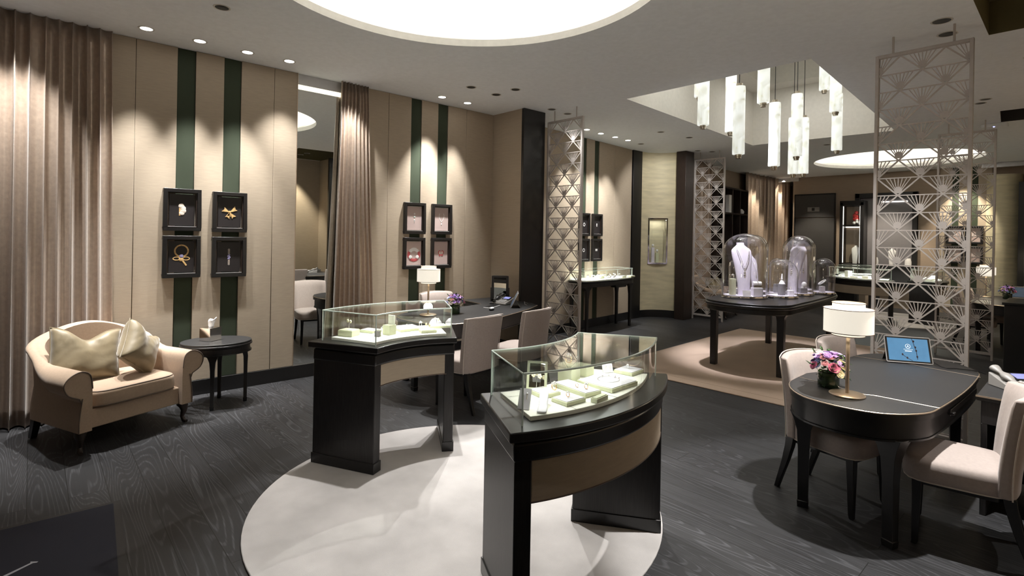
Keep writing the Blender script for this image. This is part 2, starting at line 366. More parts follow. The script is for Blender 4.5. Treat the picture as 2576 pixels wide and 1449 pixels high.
# middle bay (slightly set back)
w2 = lambda t: (-6.02 - (t - 5.46) * .095, t)
struct('wall_middle', MB().prism([(-6.6, 5.46), w2(5.46), w2(9.25), (-6.6, 9.25)], 0, 3.6, T(-.035, 0, 0)), 'black')
segs = [(5.46, 'wall'), (6.3, 'wall'), (7.26, 'green'), (7.40, 'wall'), (7.66, 'green'), (7.81, 'wall'), (8.36, 'wall'), (9.0, None)]
bay(segs, w2)
p0, p1 = w2(5.46), w2(9.2)
struct('baseboard_middle', MB().box(0, math.hypot(p1[0] - p0[0], p1[1] - p0[1]), -.014, .02, 0, .15, T(p0[0], p0[1], 0) @ RZ(math.atan2(p1[1] - p0[1], p1[0] - p0[0]))), 'black')
struct('trim_2', MB().box(-6.48, -6.335, 9.02, 9.33, 0, CEIL), 'black', bevel=.004)
# curved gold wall with niche hole
GC = (-5.80, 9.33); GR = .56
def gpt(a, r=GR): return (GC[0] + r * math.cos(a), GC[1] + r * math.sin(a))
b = MB(); N_ = 24; A0, A1 = R(178), R(93)
NI0, NI1, NZ0, NZ1 = 7, 17, 1.11, 2.07
for i in range(N_):
    a, c = A0 + (A1 - A0) * i / N_, A0 + (A1 - A0) * (i + 1) / N_
    for z0, z1 in ((.15, NZ0), (NZ0, NZ1), (NZ1, CEIL)):
        if NI0 <= i < NI1 and z0 == NZ0: continue
        q = [gpt(a), gpt(c)]; b.add([(*q[0], z0), (*q[1], z0), (*q[1], z1), (*q[0], z1)], [(0, 1, 2, 3)])
struct('wall_gold', b, 'goldwall', ang=60)
b = MB()
for i in range(N_):
    a, c = A0 + (A1 - A0) * i / N_, A0 + (A1 - A0) * (i + 1) / N_
    b.add([(*gpt(a, GR - .012), 0), (*gpt(c, GR - .012), 0), (*gpt(c, GR - .012), .15), (*gpt(a, GR - .012), .15), (*gpt(a, GR + .03), .15), (*gpt(c, GR + .03), .15)], [(0, 1, 2, 3), (3, 2, 5, 4)])
struct('baseboard_gold', b, 'black', ang=60)
struct('trim_3', MB().box(-5.83, -5.62, 9.80, 10.12, 0, CEIL), 'darkbrown', bevel=.004)
# far bay: wall behind curtains and shelving, nook, far wall
w3 = lambda t: (-6.25 - (t - 10.1) * .06, t)
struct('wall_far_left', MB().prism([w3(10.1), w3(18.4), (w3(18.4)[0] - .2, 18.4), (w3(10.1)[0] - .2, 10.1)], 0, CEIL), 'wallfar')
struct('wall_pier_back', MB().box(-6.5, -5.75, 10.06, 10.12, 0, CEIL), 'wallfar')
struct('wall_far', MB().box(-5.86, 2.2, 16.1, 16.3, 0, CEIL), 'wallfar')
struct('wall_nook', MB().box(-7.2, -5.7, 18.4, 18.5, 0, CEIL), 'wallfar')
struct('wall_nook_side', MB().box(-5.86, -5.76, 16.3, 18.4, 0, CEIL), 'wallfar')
struct('door_1', MB().box(-6.75, -6.05, 18.34, 18.41, 0, 2.85), 'darkgrey', bevel=.01)
struct('trim_4', MB().box(-7.1, -5.7, 16.05, 16.18, CEIL - .10, CEIL), 'silver', bevel=.004)
# right, back walls (seen in the mirror)
struct('wall_right', MB().box(1.1, 1.3, -2.6, 18.6, 0, CEIL), 'wall')
struct('wall_right_return', MB().box(.45, 1.1, 5.35, 5.55, 0, CEIL), 'wall')
struct('trim_5', MB().box(.38, .45, 5.3, 5.6, 0, CEIL), 'black')
struct('wall_back', MB().box(-8.5, 2.2, -2.8, -2.4, 0, CEIL), 'wall')
struct('baseboard_right', MB().box(1.085, 1.1, -2.4, 5.35, 0, .15), 'black')

# tall wall mirror beside the curtain with light band above it
t = thing('wall_mirror', 'tall frameless mirror set flush into the fabric wall beside the silver curtain', 'mirror', (XL, 2.59, .15))
MB().box(-.012, .0, -.398, .40, 0, 3.10).build('mirror_glass', 'mirror', t)
t = thing('mirror_light_box', 'pale panel with a lit strip between mirror top and ceiling', 'light panel', (XL - .02, 2.59, 3.25))
MB().box(-.01, 0.004, -.398, .40, .0, .058).build('lit_strip', mat('lit_strip', (.9, .85, .7), .5, emit=((1, .93, .72), 1.1)), t)
MB().box(-.01, 0.0, -.398, .40, .06, .178).build('panel', 'silver', t)
struct('trim_6', MB().box(XL - .01, XL + .004, 2.186, 2.192, .15, CEIL), 'brass')

# far wall fittings
t = thing('service_door', 'plain dark recessed door left of the far wall, with a small grey plate above', 'door', (-5.29, 16.1, 0))
MB().box(-.50, .50, -.03, -.001, 0, 2.28).build('door_leaf', 'darkgrey', t, bevel=.005)
MB().box(-.50, .50, -.05, -.001, 2.30, 2.92).build('header_panel', 'darkgrey', t, bevel=.005)
MB().box(-.51, -.50, -.06, -.001, 0, 2.93).box(.50, .52, -.06, -.001, 0, 2.93).box(-.51, .52, -.06, -.001, 2.92, 2.95).build('door_frame', 'black', t)
p = MB().box(-.16, .14, -.075, -.05, 2.46, 2.58).build('control_plate', 'plastic', t); MB().box(-.05, .02, -.082, -.074, 2.48, 2.56).build('display', 'hole', p)
def tall_vitrine(loc, rz, label):
    t = thing('tall_vitrine', label, 'display cabinet', loc, rz)
    MB().box(-.27, -.20, -.02, .3, 0, 2.08).box(.19, .27, -.02, .3, 0, 2.08).box(-.27, .27, -.02, .3, 2.0, 2.12).box(-.27, .27, -.02, .3, 0, .50).box(-.2, .2, .27, .3, .5, 2.).build('cabinet', 'black', t, bevel=.006)
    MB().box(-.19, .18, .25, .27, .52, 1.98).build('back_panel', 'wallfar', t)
    MB().box(-.20, .19, .0, .26, 1.46, 1.50).build('shelf', 'black', t)
    MB().box(-.198, -.188, .0, .03, .52, 1.98).box(.178, .188, .0, .03, .52, 1.98).box(-.19, .18, .2, .24, 1.43, 1.455).build('light_strip', 'bulbdim', t)
    MB().box(-.2, .19, -.015, -.01, .5, 2.0).build('glass_pane', 'glass', t)
    return t
t = tall_vitrine((-4.26, 15.62, .58), 0, 'tall black display cabinet with lit shelves against the far wall')
def bust(name, label, loc, rz, s=1.0, mt='lav', grp=None, chain=True):
    t = thing(name, label, 'necklace bust', loc, rz, grp)
    prof = [(0, .056, .03), (.10, .062, .03), (.25, .080, .035), (.38, .100, .04), (.44, .098, .042), (.470, .060, .045), (.49, .036, .04), (.515, .036, .038)]
    b = MB()
    def f(u, v):
        q = v * (len(prof) - 1); i = min(int(q), len(prof) - 2); k = q - i
        z, w_, d = [prof[i][j] + (prof[i + 1][j] - prof[i][j]) * k for j in range(3)]
        a = 2 * PI * u; return (w_ * math.cos(a) * s, (d * math.sin(a) + .10 * (z / .5) ** 2 - .03) * s, z * s)
    b.surf(f, 20, 20, closeu=True); b.build('bust_form', mt, t, ang=70)
    if chain:
        pts = []
        for i in range(15):
            a = -1 + 2 * i / 14; pts.append((.062 * a * s, (-.03 + .10 * ((.46 - .19 * (1 - a * a) ** .8) / .5) ** 2 - .045) * s, (.46 - .19 * (1 - abs(a) ** 1.3)) * s))
        ch = MB(); ch.tube(pts, .0022 * s, 6)
        for p in pts[1:-1]: ch.ball(.0042 * s, p, 6)
        x = MB()
        for dz, r in ((.0, .006), (.02, .008), (.042, .012), (.066, .014), (.088, .009), (.102, .006)): x.ball(r * s, (0, -.047 * s, (.262 - dz) * s), 8, sy=.5)
        t2 = thing('necklace', 'diamond necklace on the ' + ' '.join(label.replace('tall ', '').replace('lavender ', '').replace('glowing ', '').split()[:13]), 'necklace', loc, rz, grp)
        ch.build('chain', 'diamond', t2); x.build('pendant_drop', 'diamond', t2)
    return t
bust('necklace_bust', 'white necklace bust on the lower shelf inside the tall black cabinet', (-4.20, 15.74, 1.085), 0, .9, 'white', chain=False)
t = thing('red_flower_ornament', 'red and white ornament on the upper shelf of the tall black cabinet', 'ornament', (-4.18, 15.74, 2.08))
b = MB(); [b.ball(.05, (random.uniform(-.05, .05), 0, .13 + random.uniform(0, .22)), 8) for _ in range(7)]; b.build('petals', mat('red_gloss', (.5, .03, .03), .3), t)
b = MB(); [b.ball(.035, (random.uniform(-.07, .07), -.02, .03 + random.uniform(0, .1)), 8) for _ in range(6)]; b.build('white_beads', 'white', t)
# framed display opening
t = thing('display_window', 'wide dark-framed display window recessed in the far wall behind the screen', 'display window', (-3.63, 16.1, 0))
MB().box(-.66, -.56, -.10, 0, .55, 2.90).box(.56, .66, -.10, 0, .55, 2.90).box(-.66, .66, -.10, 0, 2.78, 2.90).box(-.66, .66, -.10, 0, .55, .66).build('frame', 'black', t, bevel=.006)
MB().box(-.56, .56, -.015, -.002, .66, 2.78).build('back_panel', 'grey', t)
MB().box(-.1, .45, -.04, -.016, 2.66, 2.69).build('light_strip', 'bulbdim', t)
MB().box(-.21, .60, -.35, -.10, 1.02, 1.06).box(-.56, .56, -.10, -.015, 1.02, 1.06).build('ledge', 'black', t)
bust('necklace_bust', 'white bust on the ledge of the dark-framed window, beside its left edge', (-3.45, 15.90, 1.06), 0, .85, 'white', chain=False)
for i, x in enumerate((-3.80, -3.12)):
    tag(MB().lathe([(.07, 0), (.07, .12), (.05, .2)], 16, None).build('jewellery_stand', 'white', loc=(x, 15.92, 1.06)), 'small white ' + ('left' if i == 0 else 'right') + ' pedestal on the ledge of the dark-framed window', 'display stand')
# warm lit picture bay at the right of the far wall
for i, (x0, x1, mt) in enumerate([(-2.55, -2.32, 'wall'), (-2.32, -2.2, 'green'), (-2.2, -1.98, 'wall'), (-1.98, -1.86, 'green'), (-1.86, -1.62, 'wall')]):
    struct('wall_far', MB().box(x0, x1 - .003, 16.07, 16.1, .15, CEIL), mt)
b = MB(); b.lathe([(.30, 0), (.30, 3.2)], 40, T(-1.42, 16.1, 0)); struct('trim_7', b, 'goldwall')
struct('trim_8', MB().box(-1.16, -1.06, 15.7, 16.1, 0, 3.0), 'black')
t = thing('wall_mirror', 'tall mirror panel at the far right end of the shop with a black frame', 'mirror', (-.70, 16.0, 0), R(-2.5))
MB().box(-.34, .85, 0, .02, .5, 3.0).build('mirror_glass', 'mirror', t)
MB().box(-.36, -.34, -.01, .03, 0, 3.04).box(.85, .88, -.01, .03, 0, 3.04).box(-.36, .88, -.01, .03, 3.0, 3.04).box(-.36, .88, -.01, .03, 0, .5).build('frame', 'black', t)
struct('trim_9', MB().box(-1.75, 1.0, 15.55, 15.65, CEIL - .10, CEIL), 'silver', bevel=.004)

# ---------------------------------------------------------------- picture frames
def framed(loc, rz, art, label, dark=True, grp=None, w_=.32, h_=.41):
    t = thing('framed_picture', label, 'picture', loc, rz, grp)
    W, H_ = w_ / 2, h_ / 2
    def ring(a, d0, d1, fw):
        b = MB(); A, B = W - a, H_ - a
        b.box(-A, A, d0, d1, B - fw, B).box(-A, A, d0, d1, -B, -B + fw).box(-A, -A + fw, d0, d1, -B + fw, B - fw).box(A - fw, A, d0, d1, -B + fw, B - fw); return b
    ring(0, -.045, 0, .034).build('frame', 'black', t, bevel=.003)
    ring(.034, -.03, 0, .010).build('inner_frame', 'darkbrown', t, bevel=.002)
    MB().box(-W + .04, W - .04, -.032, -.026, -H_ + .040, -H_ + .045).build('bottom_bead', 'silver', t)
    A, B = W - .052, H_ - .052
    if dark:
        MB().box(-A, A, -.016, 0, -B, B).build('print', PR['dark'], t)
    else:
        MB().box(-A, A, -.016, 0, -B, B).build('print', PR['pink'], t)
        MB().box(-A - .004, A + .004, -.012, 0, -B - .004, B + .004).build('print_border', 'white', t)
    old = set(S.objects); art(t, -.0175)
    k = 1.25 if dark else (1.75 if art is art_collar or art is art_butterfly else 1.3)
    for o in set(S.objects) - old: o.scale = (k, 1, k)
    return t
PR = {'dark': mat('black_print', (.016, .013, .014), .45, noise=.2, nscale=4), 'pink': mat('blush_print', (.56, .44, .42), .6, noise=.04, nscale=4)}
PR['artgold'] = mat('printed_gold', (.62, .40, .17), .5, noise=.35, nscale=60)
PR['artpale'] = mat('printed_pearl', (.75, .66, .58), .5, noise=.2, nscale=60)
PR['artblue'] = mat('printed_violet', (.28, .26, .45), .5, noise=.5, nscale=120)
PR['artred'] = mat('printed_red', (.52, .10, .11), .5, noise=.2, nscale=80)
PR['artmint'] = mat('printed_mint', (.55, .72, .66), .5, noise=.2, nscale=80)
FL = Matrix.Diagonal((1, .12, 1, 1))
def flatten(y): return T(0, y, 0) @ FL
def art_ring(t, y):
    b = MB()
    for x, z, r in ((-.006, .03, .02), (.006, .012, .019), (.007, -.008, .02), (-.002, -.026, .018)): b.ball(r, (x, 0, z), 8, m=flatten(y))
    b.build('printed_ring', PR['artpale'], t)
    MB().box(-.022, -.010, y, y + .002, -.045, .045).build('printed_band', PR['artgold'], t)
def art_bow(t, y):
    b = MB()
    for a, l, w_ in ((150, .055, .028), (30, .06, .028), (-55, .055, .024), (-115, .05, .024), (180 + 55 + 20, .035, .02)):
        c, s = math.cos(R(a)), math.sin(R(a)); b.prism([(0, 0), (l, w_ * .9), (l * .85, 0), (l, -w_ * .6)], 0, .002, T(0, y, .0) @ RX(R(90)) @ RZ(R(a)))
    b.ball(.012, (0, 0, 0), 8, m=flatten(y)); b.build('printed_brooch', PR['artgold'], t, smooth=False)
def art_knot(t, y):
    b = MB(); b.tube([(.045 * math.cos(2 * PI * i / 28), 0, .045 + .045 * math.sin(2 * PI * i / 28)) for i in range(28)], .0055, 6, True, m=flatten(y))
    for s in (-1, 1): b.tube([(s * (.032 + .024 * math.cos(2 * PI * i / 16)), 0, -.015 + .012 * math.sin(2 * PI * i / 16)) for i in range(16)], .0035, 6, True, m=flatten(y))
    b.tube([(0, 0, -.02), (.018, 0, -.045), (.034, 0, -.07)], .006, 6, m=flatten(y)); b.ball(.017, (-.002, 0, -.02), 8, m=flatten(y)); b.build('printed_necklace', PR['artgold'], t)
    MB().ball(.015, (.0, 0, .004), 8, m=flatten(y - .001)).build('printed_jewel', PR['artblue'], t)
def art_bracelet(t, y):
    b = MB()
    for k in range(11):
        z = -.06 + k * .012
        b.tube([(.0055 * math.cos(2 * PI * i / 10), 0, z + .006 * math.sin(2 * PI * i / 10)) for i in range(10)], .0018, 5, True, m=flatten(y))
    b.build('printed_bracelet', PR['artpale'], t)
    b = MB(); [b.ball(.009, (random.uniform(-.006, .006), 0, z), 6, m=flatten(y - .001)) for z in (-.014, -.004, .006, .016)]; b.build('printed_stones', PR['artblue'], t)
def art_dots(t, y):
    b = MB(); b.ball(.009, (0, 0, .045), 8, m=flatten(y)); b.ball(.008, (0, 0, -.018), 8, m=flatten(y)).ball(.005, (0, 0, -.036), 8, m=flatten(y)); b.build('printed_pearls', 'white', t)
    MB().ball(.009, (0, 0, .014), 8, m=flatten(y)).build('printed_emerald', PR['artmint'], t)
def art_neck(t, y):
    b = MB(); pts = [(-.024, 0, .062), (-.032, 0, .04), (-.026, 0, .012), (-.012, 0, -.014), (-.002, 0, -.028)]
    b.tube(pts, .003, 6, m=flatten(y)); b.tube([(-x, yy, z) for x, yy, z in pts], .003, 6, m=flatten(y)); b.ball(.006, (0, 0, -.05), 8, sz=2, m=flatten(y)); b.build('printed_necklace', 'white', t)
def art_collar(t, y):
    b = MB()
    for a0, a1 in ((150, 210), (-30, 30), (225, 315)):
        pts = [(.045 * math.cos(R(a0 + (a1 - a0) * i / 8)), 0, -.01 + .042 * math.sin(R(a0 + (a1 - a0) * i / 8))) for i in range(9)]; b.tube(pts, .011, 6, m=flatten(y))
    b.build('printed_collar', PR['artred'], t)
    b = MB()
    for a in (45, 70, 90, 110, 135, 218, 322): b.ball(.014, (.038 * math.cos(R(a)), 0, -.006 + .036 * math.sin(R(a))), 8, m=flatten(y - .0015))
    b.build('printed_petals', 'white', t)
def art_butterfly(t, y):
    b = MB()
    for s in (-1, 1): b.ball(.013, (s * .013, 0, .004), 8, sz=1.3, m=flatten(y)).ball(.009, (s * .010, 0, -.016), 8, m=flatten(y))
    b.build('printed_wings', PR['artred'], t)
    b = MB()
    for s in (-1, 1): b.ball(.009, (s * .010, 0, .002), 8, sz=1.4, m=flatten(y - .001))
    b.build('printed_wing_centres', PR['artpale'], t)
def art_marquise(t, y): b = MB(); b.ball(.014, (0, 0, 0), 8, sz=1.7, m=flatten(y)); b.build('printed_diamond', 'white', t); MB().ball(.007, (0, 0, 0), 8, sz=1.4, m=flatten(y - .002)).build('printed_centre', PR['dark'], t)
def art_two(t, y): b = MB(); b.ball(.010, (-.014, 0, 0), 8, sz=1.9, m=flatten(y)).ball(.010, (.014, 0, 0), 8, sz=1.9, m=flatten(y)); b.build('printed_earrings', 'white', t)
def art_circle(t, y): MB().tube([(.022 * math.cos(2 * PI * i / 20), 0, .022 * math.sin(2 * PI * i / 20)) for i in range(20)], .004, 6, True, m=flatten(y)).build('printed_circle', 'white', t)
FX = XL + .001; QR = R(90)
g = 'jewellery pictures above the sofa corner'
framed((FX, 1.09, 1.846), QR, art_ring, 'black framed picture of a gold ring, upper left above the side table', grp=g)
framed((FX, 1.513, 1.84), QR, art_bow, 'black framed picture of a gold bow brooch, upper right above the side table', grp=g)
framed((FX, 1.09, 1.388), QR, art_knot, 'black framed picture of a looped gold necklace above the side table', grp=g)
framed((FX, 1.513, 1.380), QR, art_bracelet, 'black framed picture of a jewelled link bracelet above the side table', grp=g)
g = 'pale jewellery pictures above the desk'
framed((FX, 3.72, 1.854), QR, art_dots, 'framed pink print of three stacked pearls, upper left above the desk', False, g)
framed((FX, 4.147, 1.854), QR, art_neck, 'framed pink print of a pale pendant necklace, upper right above the desk', False, g)
framed((FX, 3.72, 1.396), QR, art_collar, 'framed pink print of a red and white collar, lower left above the desk', False, g)
framed((FX, 4.147, 1.396), QR, art_butterfly, 'framed pink print of a small red butterfly, lower right above the desk', False, g)
g = 'dark pictures behind the fretwork screen'
a2 = QR + math.atan(.095)
for t_, z, art, lb in ((7.33, 1.87, art_circle, 'black framed picture partly hidden by the screen, upper left over the glass console'), (7.33, 1.41, art_circle, 'black framed picture partly hidden by the screen, lower left over the glass console'),
                       (7.735, 1.87, art_marquise, 'black framed picture of an oval diamond ring, upper right over the glass console'), (7.735, 1.41, art_two, 'black framed picture of two white earrings, lower right over the glass console')):
    q = w2(t_); framed((q[0] + .001, q[1], z), a2, art, lb, True, g)
g = 'small pictures on the far wall bay'
for x, z, lb in ((-2.26, 1.85, 'far framed picture on the warm lit bay, upper left'), (-1.92, 1.85, 'far framed picture on the warm lit bay, upper right'), (-2.26, 1.39, 'far framed picture on the warm lit bay, lower left'), (-1.92, 1.39, 'far framed picture on the warm lit bay, lower right')):
    framed((x, 16.069, z), 0, art_circle, lb, False, g)

# ---------------------------------------------------------------- downlights
def downlight(loc, lit, label, spot=None, grp='recessed ceiling downlights', r=.052):
    t = thing('downlight', label, 'ceiling light', loc, 0, grp)
    MB().lathe([(r - .004, -.0015), (r + .012, -.003), (r + .014, 0)], 28, None, cap=False).build('trim_ring', 'fitring', t)
    if lit:
        MB().lathe([(r - .003, -.0018), (r * .8, -.0016), (.001, -.0015)], 24, None, cap=False).build('lamp', 'bulb', t)
    else:
        MB().lathe([(r, -.0025), (r * .85, -.0015), (.001, -.001)], 24, None, cap=False).build('baffle', 'hole', t)
        MB().lathe([(r * .5, -.004), (r * .42, -.0035), (.001, -.003)], 20, T(.008, 0, 0), cap=False).build('lens', 'darkgrey', t)
    if spot:
        wt, aim, ang, bl = spot
        light('spot', 'SPOT', (0, 0, -.03), wt, (1, .975, .935), t, aim=aim, spot_size=R(ang), spot_blend=bl, shadow_soft_size=.03)
    return t
WA = 235
DL = [
 (-5.69, .73, 1, 'white lit downlight nearest the left curtain', (WA, (-.10, -.03, -1), 46, .9)),
 (-5.70, 1.15, 1, 'lit downlight second from the left curtain', (WA, (-.10, 0, -1), 46, .9)),
 (-5.71, 1.57, 1, 'lit downlight third from the left curtain, over the side table', (WA, (-.10, 0, -1), 46, .9)),
 (-5.69, 1.97, 1, 'lit downlight fourth from the left curtain, nearest the mirror', (WA * .55, (-.13, .06, -1), 64, 1)),
 (-4.71, 1.10, 0, 'unlit adjustable downlight above the left corner, alone on the grey ceiling', None),
 (-5.73, 3.92, 1, 'left of the two lit downlights above the desk pictures', (WA * 1.25, (-.12, -.06, -1), 54, .9)),
 (-5.74, 4.34, 1, 'right of the two lit downlights above the desk pictures', (WA * .8, (-.12, -.04, -1), 46, .9)),
 (-5.09, 3.90, 0, 'dark downlight left of the group of three above the desk', (150, (.05, -.12, -1), 60, .6)),  # looks dark, yet carries a working spot
 (-5.13, 4.33, 0, 'dark downlight in the middle of three above the desk', (300, (.33, -.27, -1), 58, .6)),  # added spot for chairs and floor, housed in this dark fitting
 (-4.78, 4.34, 0, 'dark downlight right of the group of three above the desk', (260, (.50, -.82, -1), 44, .6)),  # added spot on the left showcase, housed in this dark fitting
 (-5.16, 5.38, 0, 'left of two dark downlights beside the top of the first fretwork screen', (190, (.75, -.25, -1), 60, .8)),  # added spot brightening the middle floor, housed in this dark fitting
 (-5.18, 5.73, 0, 'right of two dark downlights beside the top of the first fretwork screen', None),
 (-.86, 5.36, 0, 'large dark downlight above the big right hand screen, nearer the camera', None),
 (-.88, 5.73, 0, 'large dark downlight above the big right hand screen, farther from the camera', None),
 (-5.72, 6.81, 1, 'first lit downlight of the row in the middle bay, behind the screen', (140, (-.18, 0, -1), 60, .9)),
 (-5.76, 7.23, 1, 'second lit downlight of the row in the middle bay', (140, (-.18, 0, -1), 60, .9)),
 (-5.78, 7.66, 1, 'third lit downlight of the row in the middle bay', (140, (-.18, 0, -1), 60, .9)),
 (-5.80, 8.07, 1, 'fourth lit downlight of the row in the middle bay', (140, (-.18, 0, -1), 60, .9)),
 (-5.84, 8.54, 0, 'unlit downlight ending the row in the middle bay', None),
 (-4.85, 8.55, 0, 'small dark downlight in front of the gold niche wall', (62, (-.80, .75, -1), 92, .5)),
 (-4.94, 7.79, 0, 'flush dark ceiling fitting between the middle bay and the square recess', None),
 (-3.38, 10.85, 0, 'flush dark ceiling fitting between the square recess and the far round cove', None),
 (-5.45, 9.95, 0, 'left dark downlight beside the top of the far left screen', None),
 (-5.30, 10.25, 0, 'right dark downlight beside the top of the far left screen', None),
 (-5.0, 10.9, 1, 'small lit downlight seen through the top of the far left screen', (50, (-.25, .05, -1), 70, .6)),
 (-.95, 8.65, 0, 'first of two dark dots behind the big screen fretwork', None),
 (-1.02, 8.85, 0, 'second of two dark dots behind the big screen fretwork', None),
]
for x, y, lit, lb, sp in DL: downlight((x, y, CEIL), lit, lb, sp, r=.06 if (x > -2 and y < 6) else .05)
for i, y in enumerate((6.97, 7.40, 7.86, 8.28, 8.70)):
    downlight((-.44 - .02 * i, y, CEIL), 0, ['nearest', 'second', 'third', 'fourth', 'farthest'][i] + ' of five dark downlights in a row at the right edge', None)
downlight((-3.55, 2.36, CEIL + .515), 0, 'small white downlight inside the near round ceiling cove', (330, (.24, -.10, -1), 44, .35), r=.045)
downlight((.33, 4.59, CEIL), 0, 'left dark downlight over the right alcove, seen in the wall mirror', (60, (-.4, -.2, -1), 60, .6))
downlight((.02, 4.62, CEIL), 0, 'right dark downlight over the right alcove, seen in the wall mirror', None)
# spots beyond the listed downlights; settee and curtain ones are added bare, without fittings
EX = [
 ((-1.75, 3.35, CEIL), (170, (.30, .80, -1), 50, .8), 'added downlight out of frame, aimed at the nearest fretwork screen on the right'),  # unseen lamp added to brighten the screen front
 ((-5.50, .42, CEIL), (330, (.07, .04, -1), 46, .8), 'settee'),
 ((-5.70, -.1, CEIL), (200, (-.10, .0, -1), 60, .9), 'curtain'),
 ((-5.78, 2.72, CEIL), (120, (-.12, .12, -1), 56, .7), 'curtain'),
 ((-.62, 3.75, CEIL), (520, (.02, -.06, -1), 58, .3), 'downlight above the front desk beside the olive ceiling recess'),
 ((-1.3, .8, CEIL), (30, (-.30, .25, -1), 80, .8), 'added fill downlight above the near end of the round rug, out of frame'),  # unseen fill lamp added over the rug end
]
for loc, sp, lb in EX:
    if lb in ('settee', 'curtain'): light('spot', 'SPOT', (loc[0], loc[1], CEIL - .02), sp[0], (1, .975, .935), None, aim=sp[1], spot_size=R(sp[2]), spot_blend=sp[3], shadow_soft_size=.03)  # bare added lamps, no fitting drawn
    else: downlight(loc, 0, lb, sp)
light('spot', 'SPOT', (-3.0, 6.3, 4.35), 800, (.94, .92, 1), None, aim=(-.02, .24, -1), spot_size=R(34), spot_blend=.6, shadow_soft_size=.05)
light('spot', 'SPOT', (-2.9, 9.3, 4.35), 450, (.94, .92, 1), None, aim=(0, -.28, -1), spot_size=R(40), spot_blend=.6, shadow_soft_size=.05)
for x, y, wv, aim in ((-5.95, 14.3, 200, (-.14, .1, -1)), (-6.1, 16.0, 200, (-.14, .1, -1)), (-2.1, 15.6, 220, (0, .25, -1)), (-3.6, 14.9, 200, (0, .4, -1)), (-5.2, 14.9, 160, (0, .4, -1)), (-2.8, 12.2, 150, (0, .2, -1)), (-1.2, 11.5, 120, (.1, .1, -1)), (.55, 7.2, 260, (.35, 0, -1)), (.55, 8.7, 260, (.35, 0, -1)), (.6, 3.4, 200, (.25, 0, -1)), (.6, 4.5, 200, (.25, .1, -1)), (.6, 11.5, 200, (.35, 0, -1))):
    light('spot', 'SPOT', (x, y, CEIL - .02), wv, (1, .88, .70), None, aim=aim, spot_size=R(60), spot_blend=.6, shadow_soft_size=.04)  # unseen spots; the right wall ones are added to bounce onto the ceiling

# ---------------------------------------------------------------- ceiling device and grille
t = thing('access_point', 'white ceiling device with a small blue light, right of the rear screen', 'ceiling device', (-1.05, 10.55, CEIL), 0)
MB().prism(rrect(.30, .2, .05), -.05, 0).build('housing', 'ceil', t, bevel=.01)
MB().ball(.010, (0, -.09, -.052), 8).build('indicator_light', mat('blue_led', (.1, .1, .8), .4, emit=((.3, .35, 1), 3)), t)

# ---------------------------------------------------------------- curtains
def curtain(name, label, y0t, y1t, y0b, y1b, x, amp, folds, z1, seed, mt='curtain', xt=None, at=None):
    xt = x if xt is None else xt; at = amp if at is None else at
    rnd = random.Random(seed); nu = folds * 14
    ph = [rnd.uniform(-.6, .6) for _ in range(folds + 2)]; am = [rnd.uniform(.55, 1.2) for _ in range(folds + 2)]
    def f(u, v):
        k = u * folds; i = int(min(k, folds - 1e-6)); fr = k - i
        ss = fr * fr * (3 - 2 * fr); a = am[i] * (1 - ss) + am[i + 1] * ss; p = ph[i] * (1 - ss) + ph[i + 1] * ss
        w_ = math.sin(2 * PI * k + p * (1 + .5 * v)); w_ = w_ * (1 + .25 * w_ * w_) / 1.25
        y = (y0b + (y1b - y0b) * u) * (1 - v) + (y0t + (y1t - y0t) * u) * v
        sway = .012 * math.sin(3.1 * v + 9 * u)
        q = v ** .7; return (x + (xt - x) * q + (amp + (at - amp) * q) * a * w_ + sway * (1 - v), y + .35 * (y1b - y0b) / folds * .5 * math.cos(2 * PI * k + p) * a, .015 + (z1 - .015) * v)
    return tag(MB().surf(f, nu, 26).build(name, mt, solid=.004, ang=80), label, 'curtain')
curtain('curtain', 'wide taupe satin curtain hanging at the left edge behind the sofa', -1.35, .50, -1.4, .54, -5.90, .055, 20, CEIL, 3, xt=-5.995, at=.03)
curtain('curtain', 'gathered silvery satin curtain drawn aside next to the tall mirror', 2.67, 3.01, 2.57, 3.13, -5.94, .05, 8, CEIL, 5, xt=-5.995, at=.03)
curtain('curtain', 'tan curtain beside the dark pillar behind the far left screen', 10.35, 11.9, 10.35, 11.9, -6.14, .05, 9, CEIL, 8)
curtain('curtain', 'tan curtain in the far left corner right of the dark shelving', 13.95, 16.9, 13.95, 16.9, -6.28, .07, 12, CEIL, 9)

# ---------------------------------------------------------------- rugs and mat
tag(MB().cyl(1.235, 0.0005, .013, 96, T(-2.69, 2.03, 0)).build('round_rug', 'rug', bevel=.004), 'round pale pink rug under the two curved showcases', 'rug')
t = thing('rectangular_rug', 'rectangular sand coloured rug under the dome display table', 'rug', (-3.15, 7.65, 0), R(2.6))
MB().box(-1.17, 1.17, -2.12, 2.12, 0.0005, .013).build('border', 'rug2', t, bevel=.004)
MB().prism(rrect(2.0, 3.9, .05), .0132, .0145).build('field', 'rug2', t)
tag(MB().cyl(1.235, 0.0005, .013, 72, T(-2.98, 13.7, 0)).build('round_rug', 'rug'), 'far round pale rug under the distant curved showcases', 'rug')
mm = T(-3.94, .42, 0) @ RZ(math.atan2(-.06, .885))
t = thing('entrance_mat', 'dark navy entrance mat in the bottom left corner with a white letter stroke', 'mat', (-3.94, .42, 0), math.atan2(-.06, .885))
MB().box(.0, 1.8, -2.4, -.035, .0005, .008).build('mat_field', 'mat', t)
MB().box(.0, 1.8, -.035, 0, .0005, .006).box(-.03, 0, -2.4, 0, .0005, .006).build('mat_edge', 'matedge', t)
b = MB(); b.prism([(.458, -.372), (.478, -.342), (.486, -.347), (.480, -.362), (.540, -.452), (.62, -.60), (.60, -.60), (.520, -.452), (.472, -.372)], .008, .0085); b.build('letter_stroke', 'lettering', t, smooth=False)

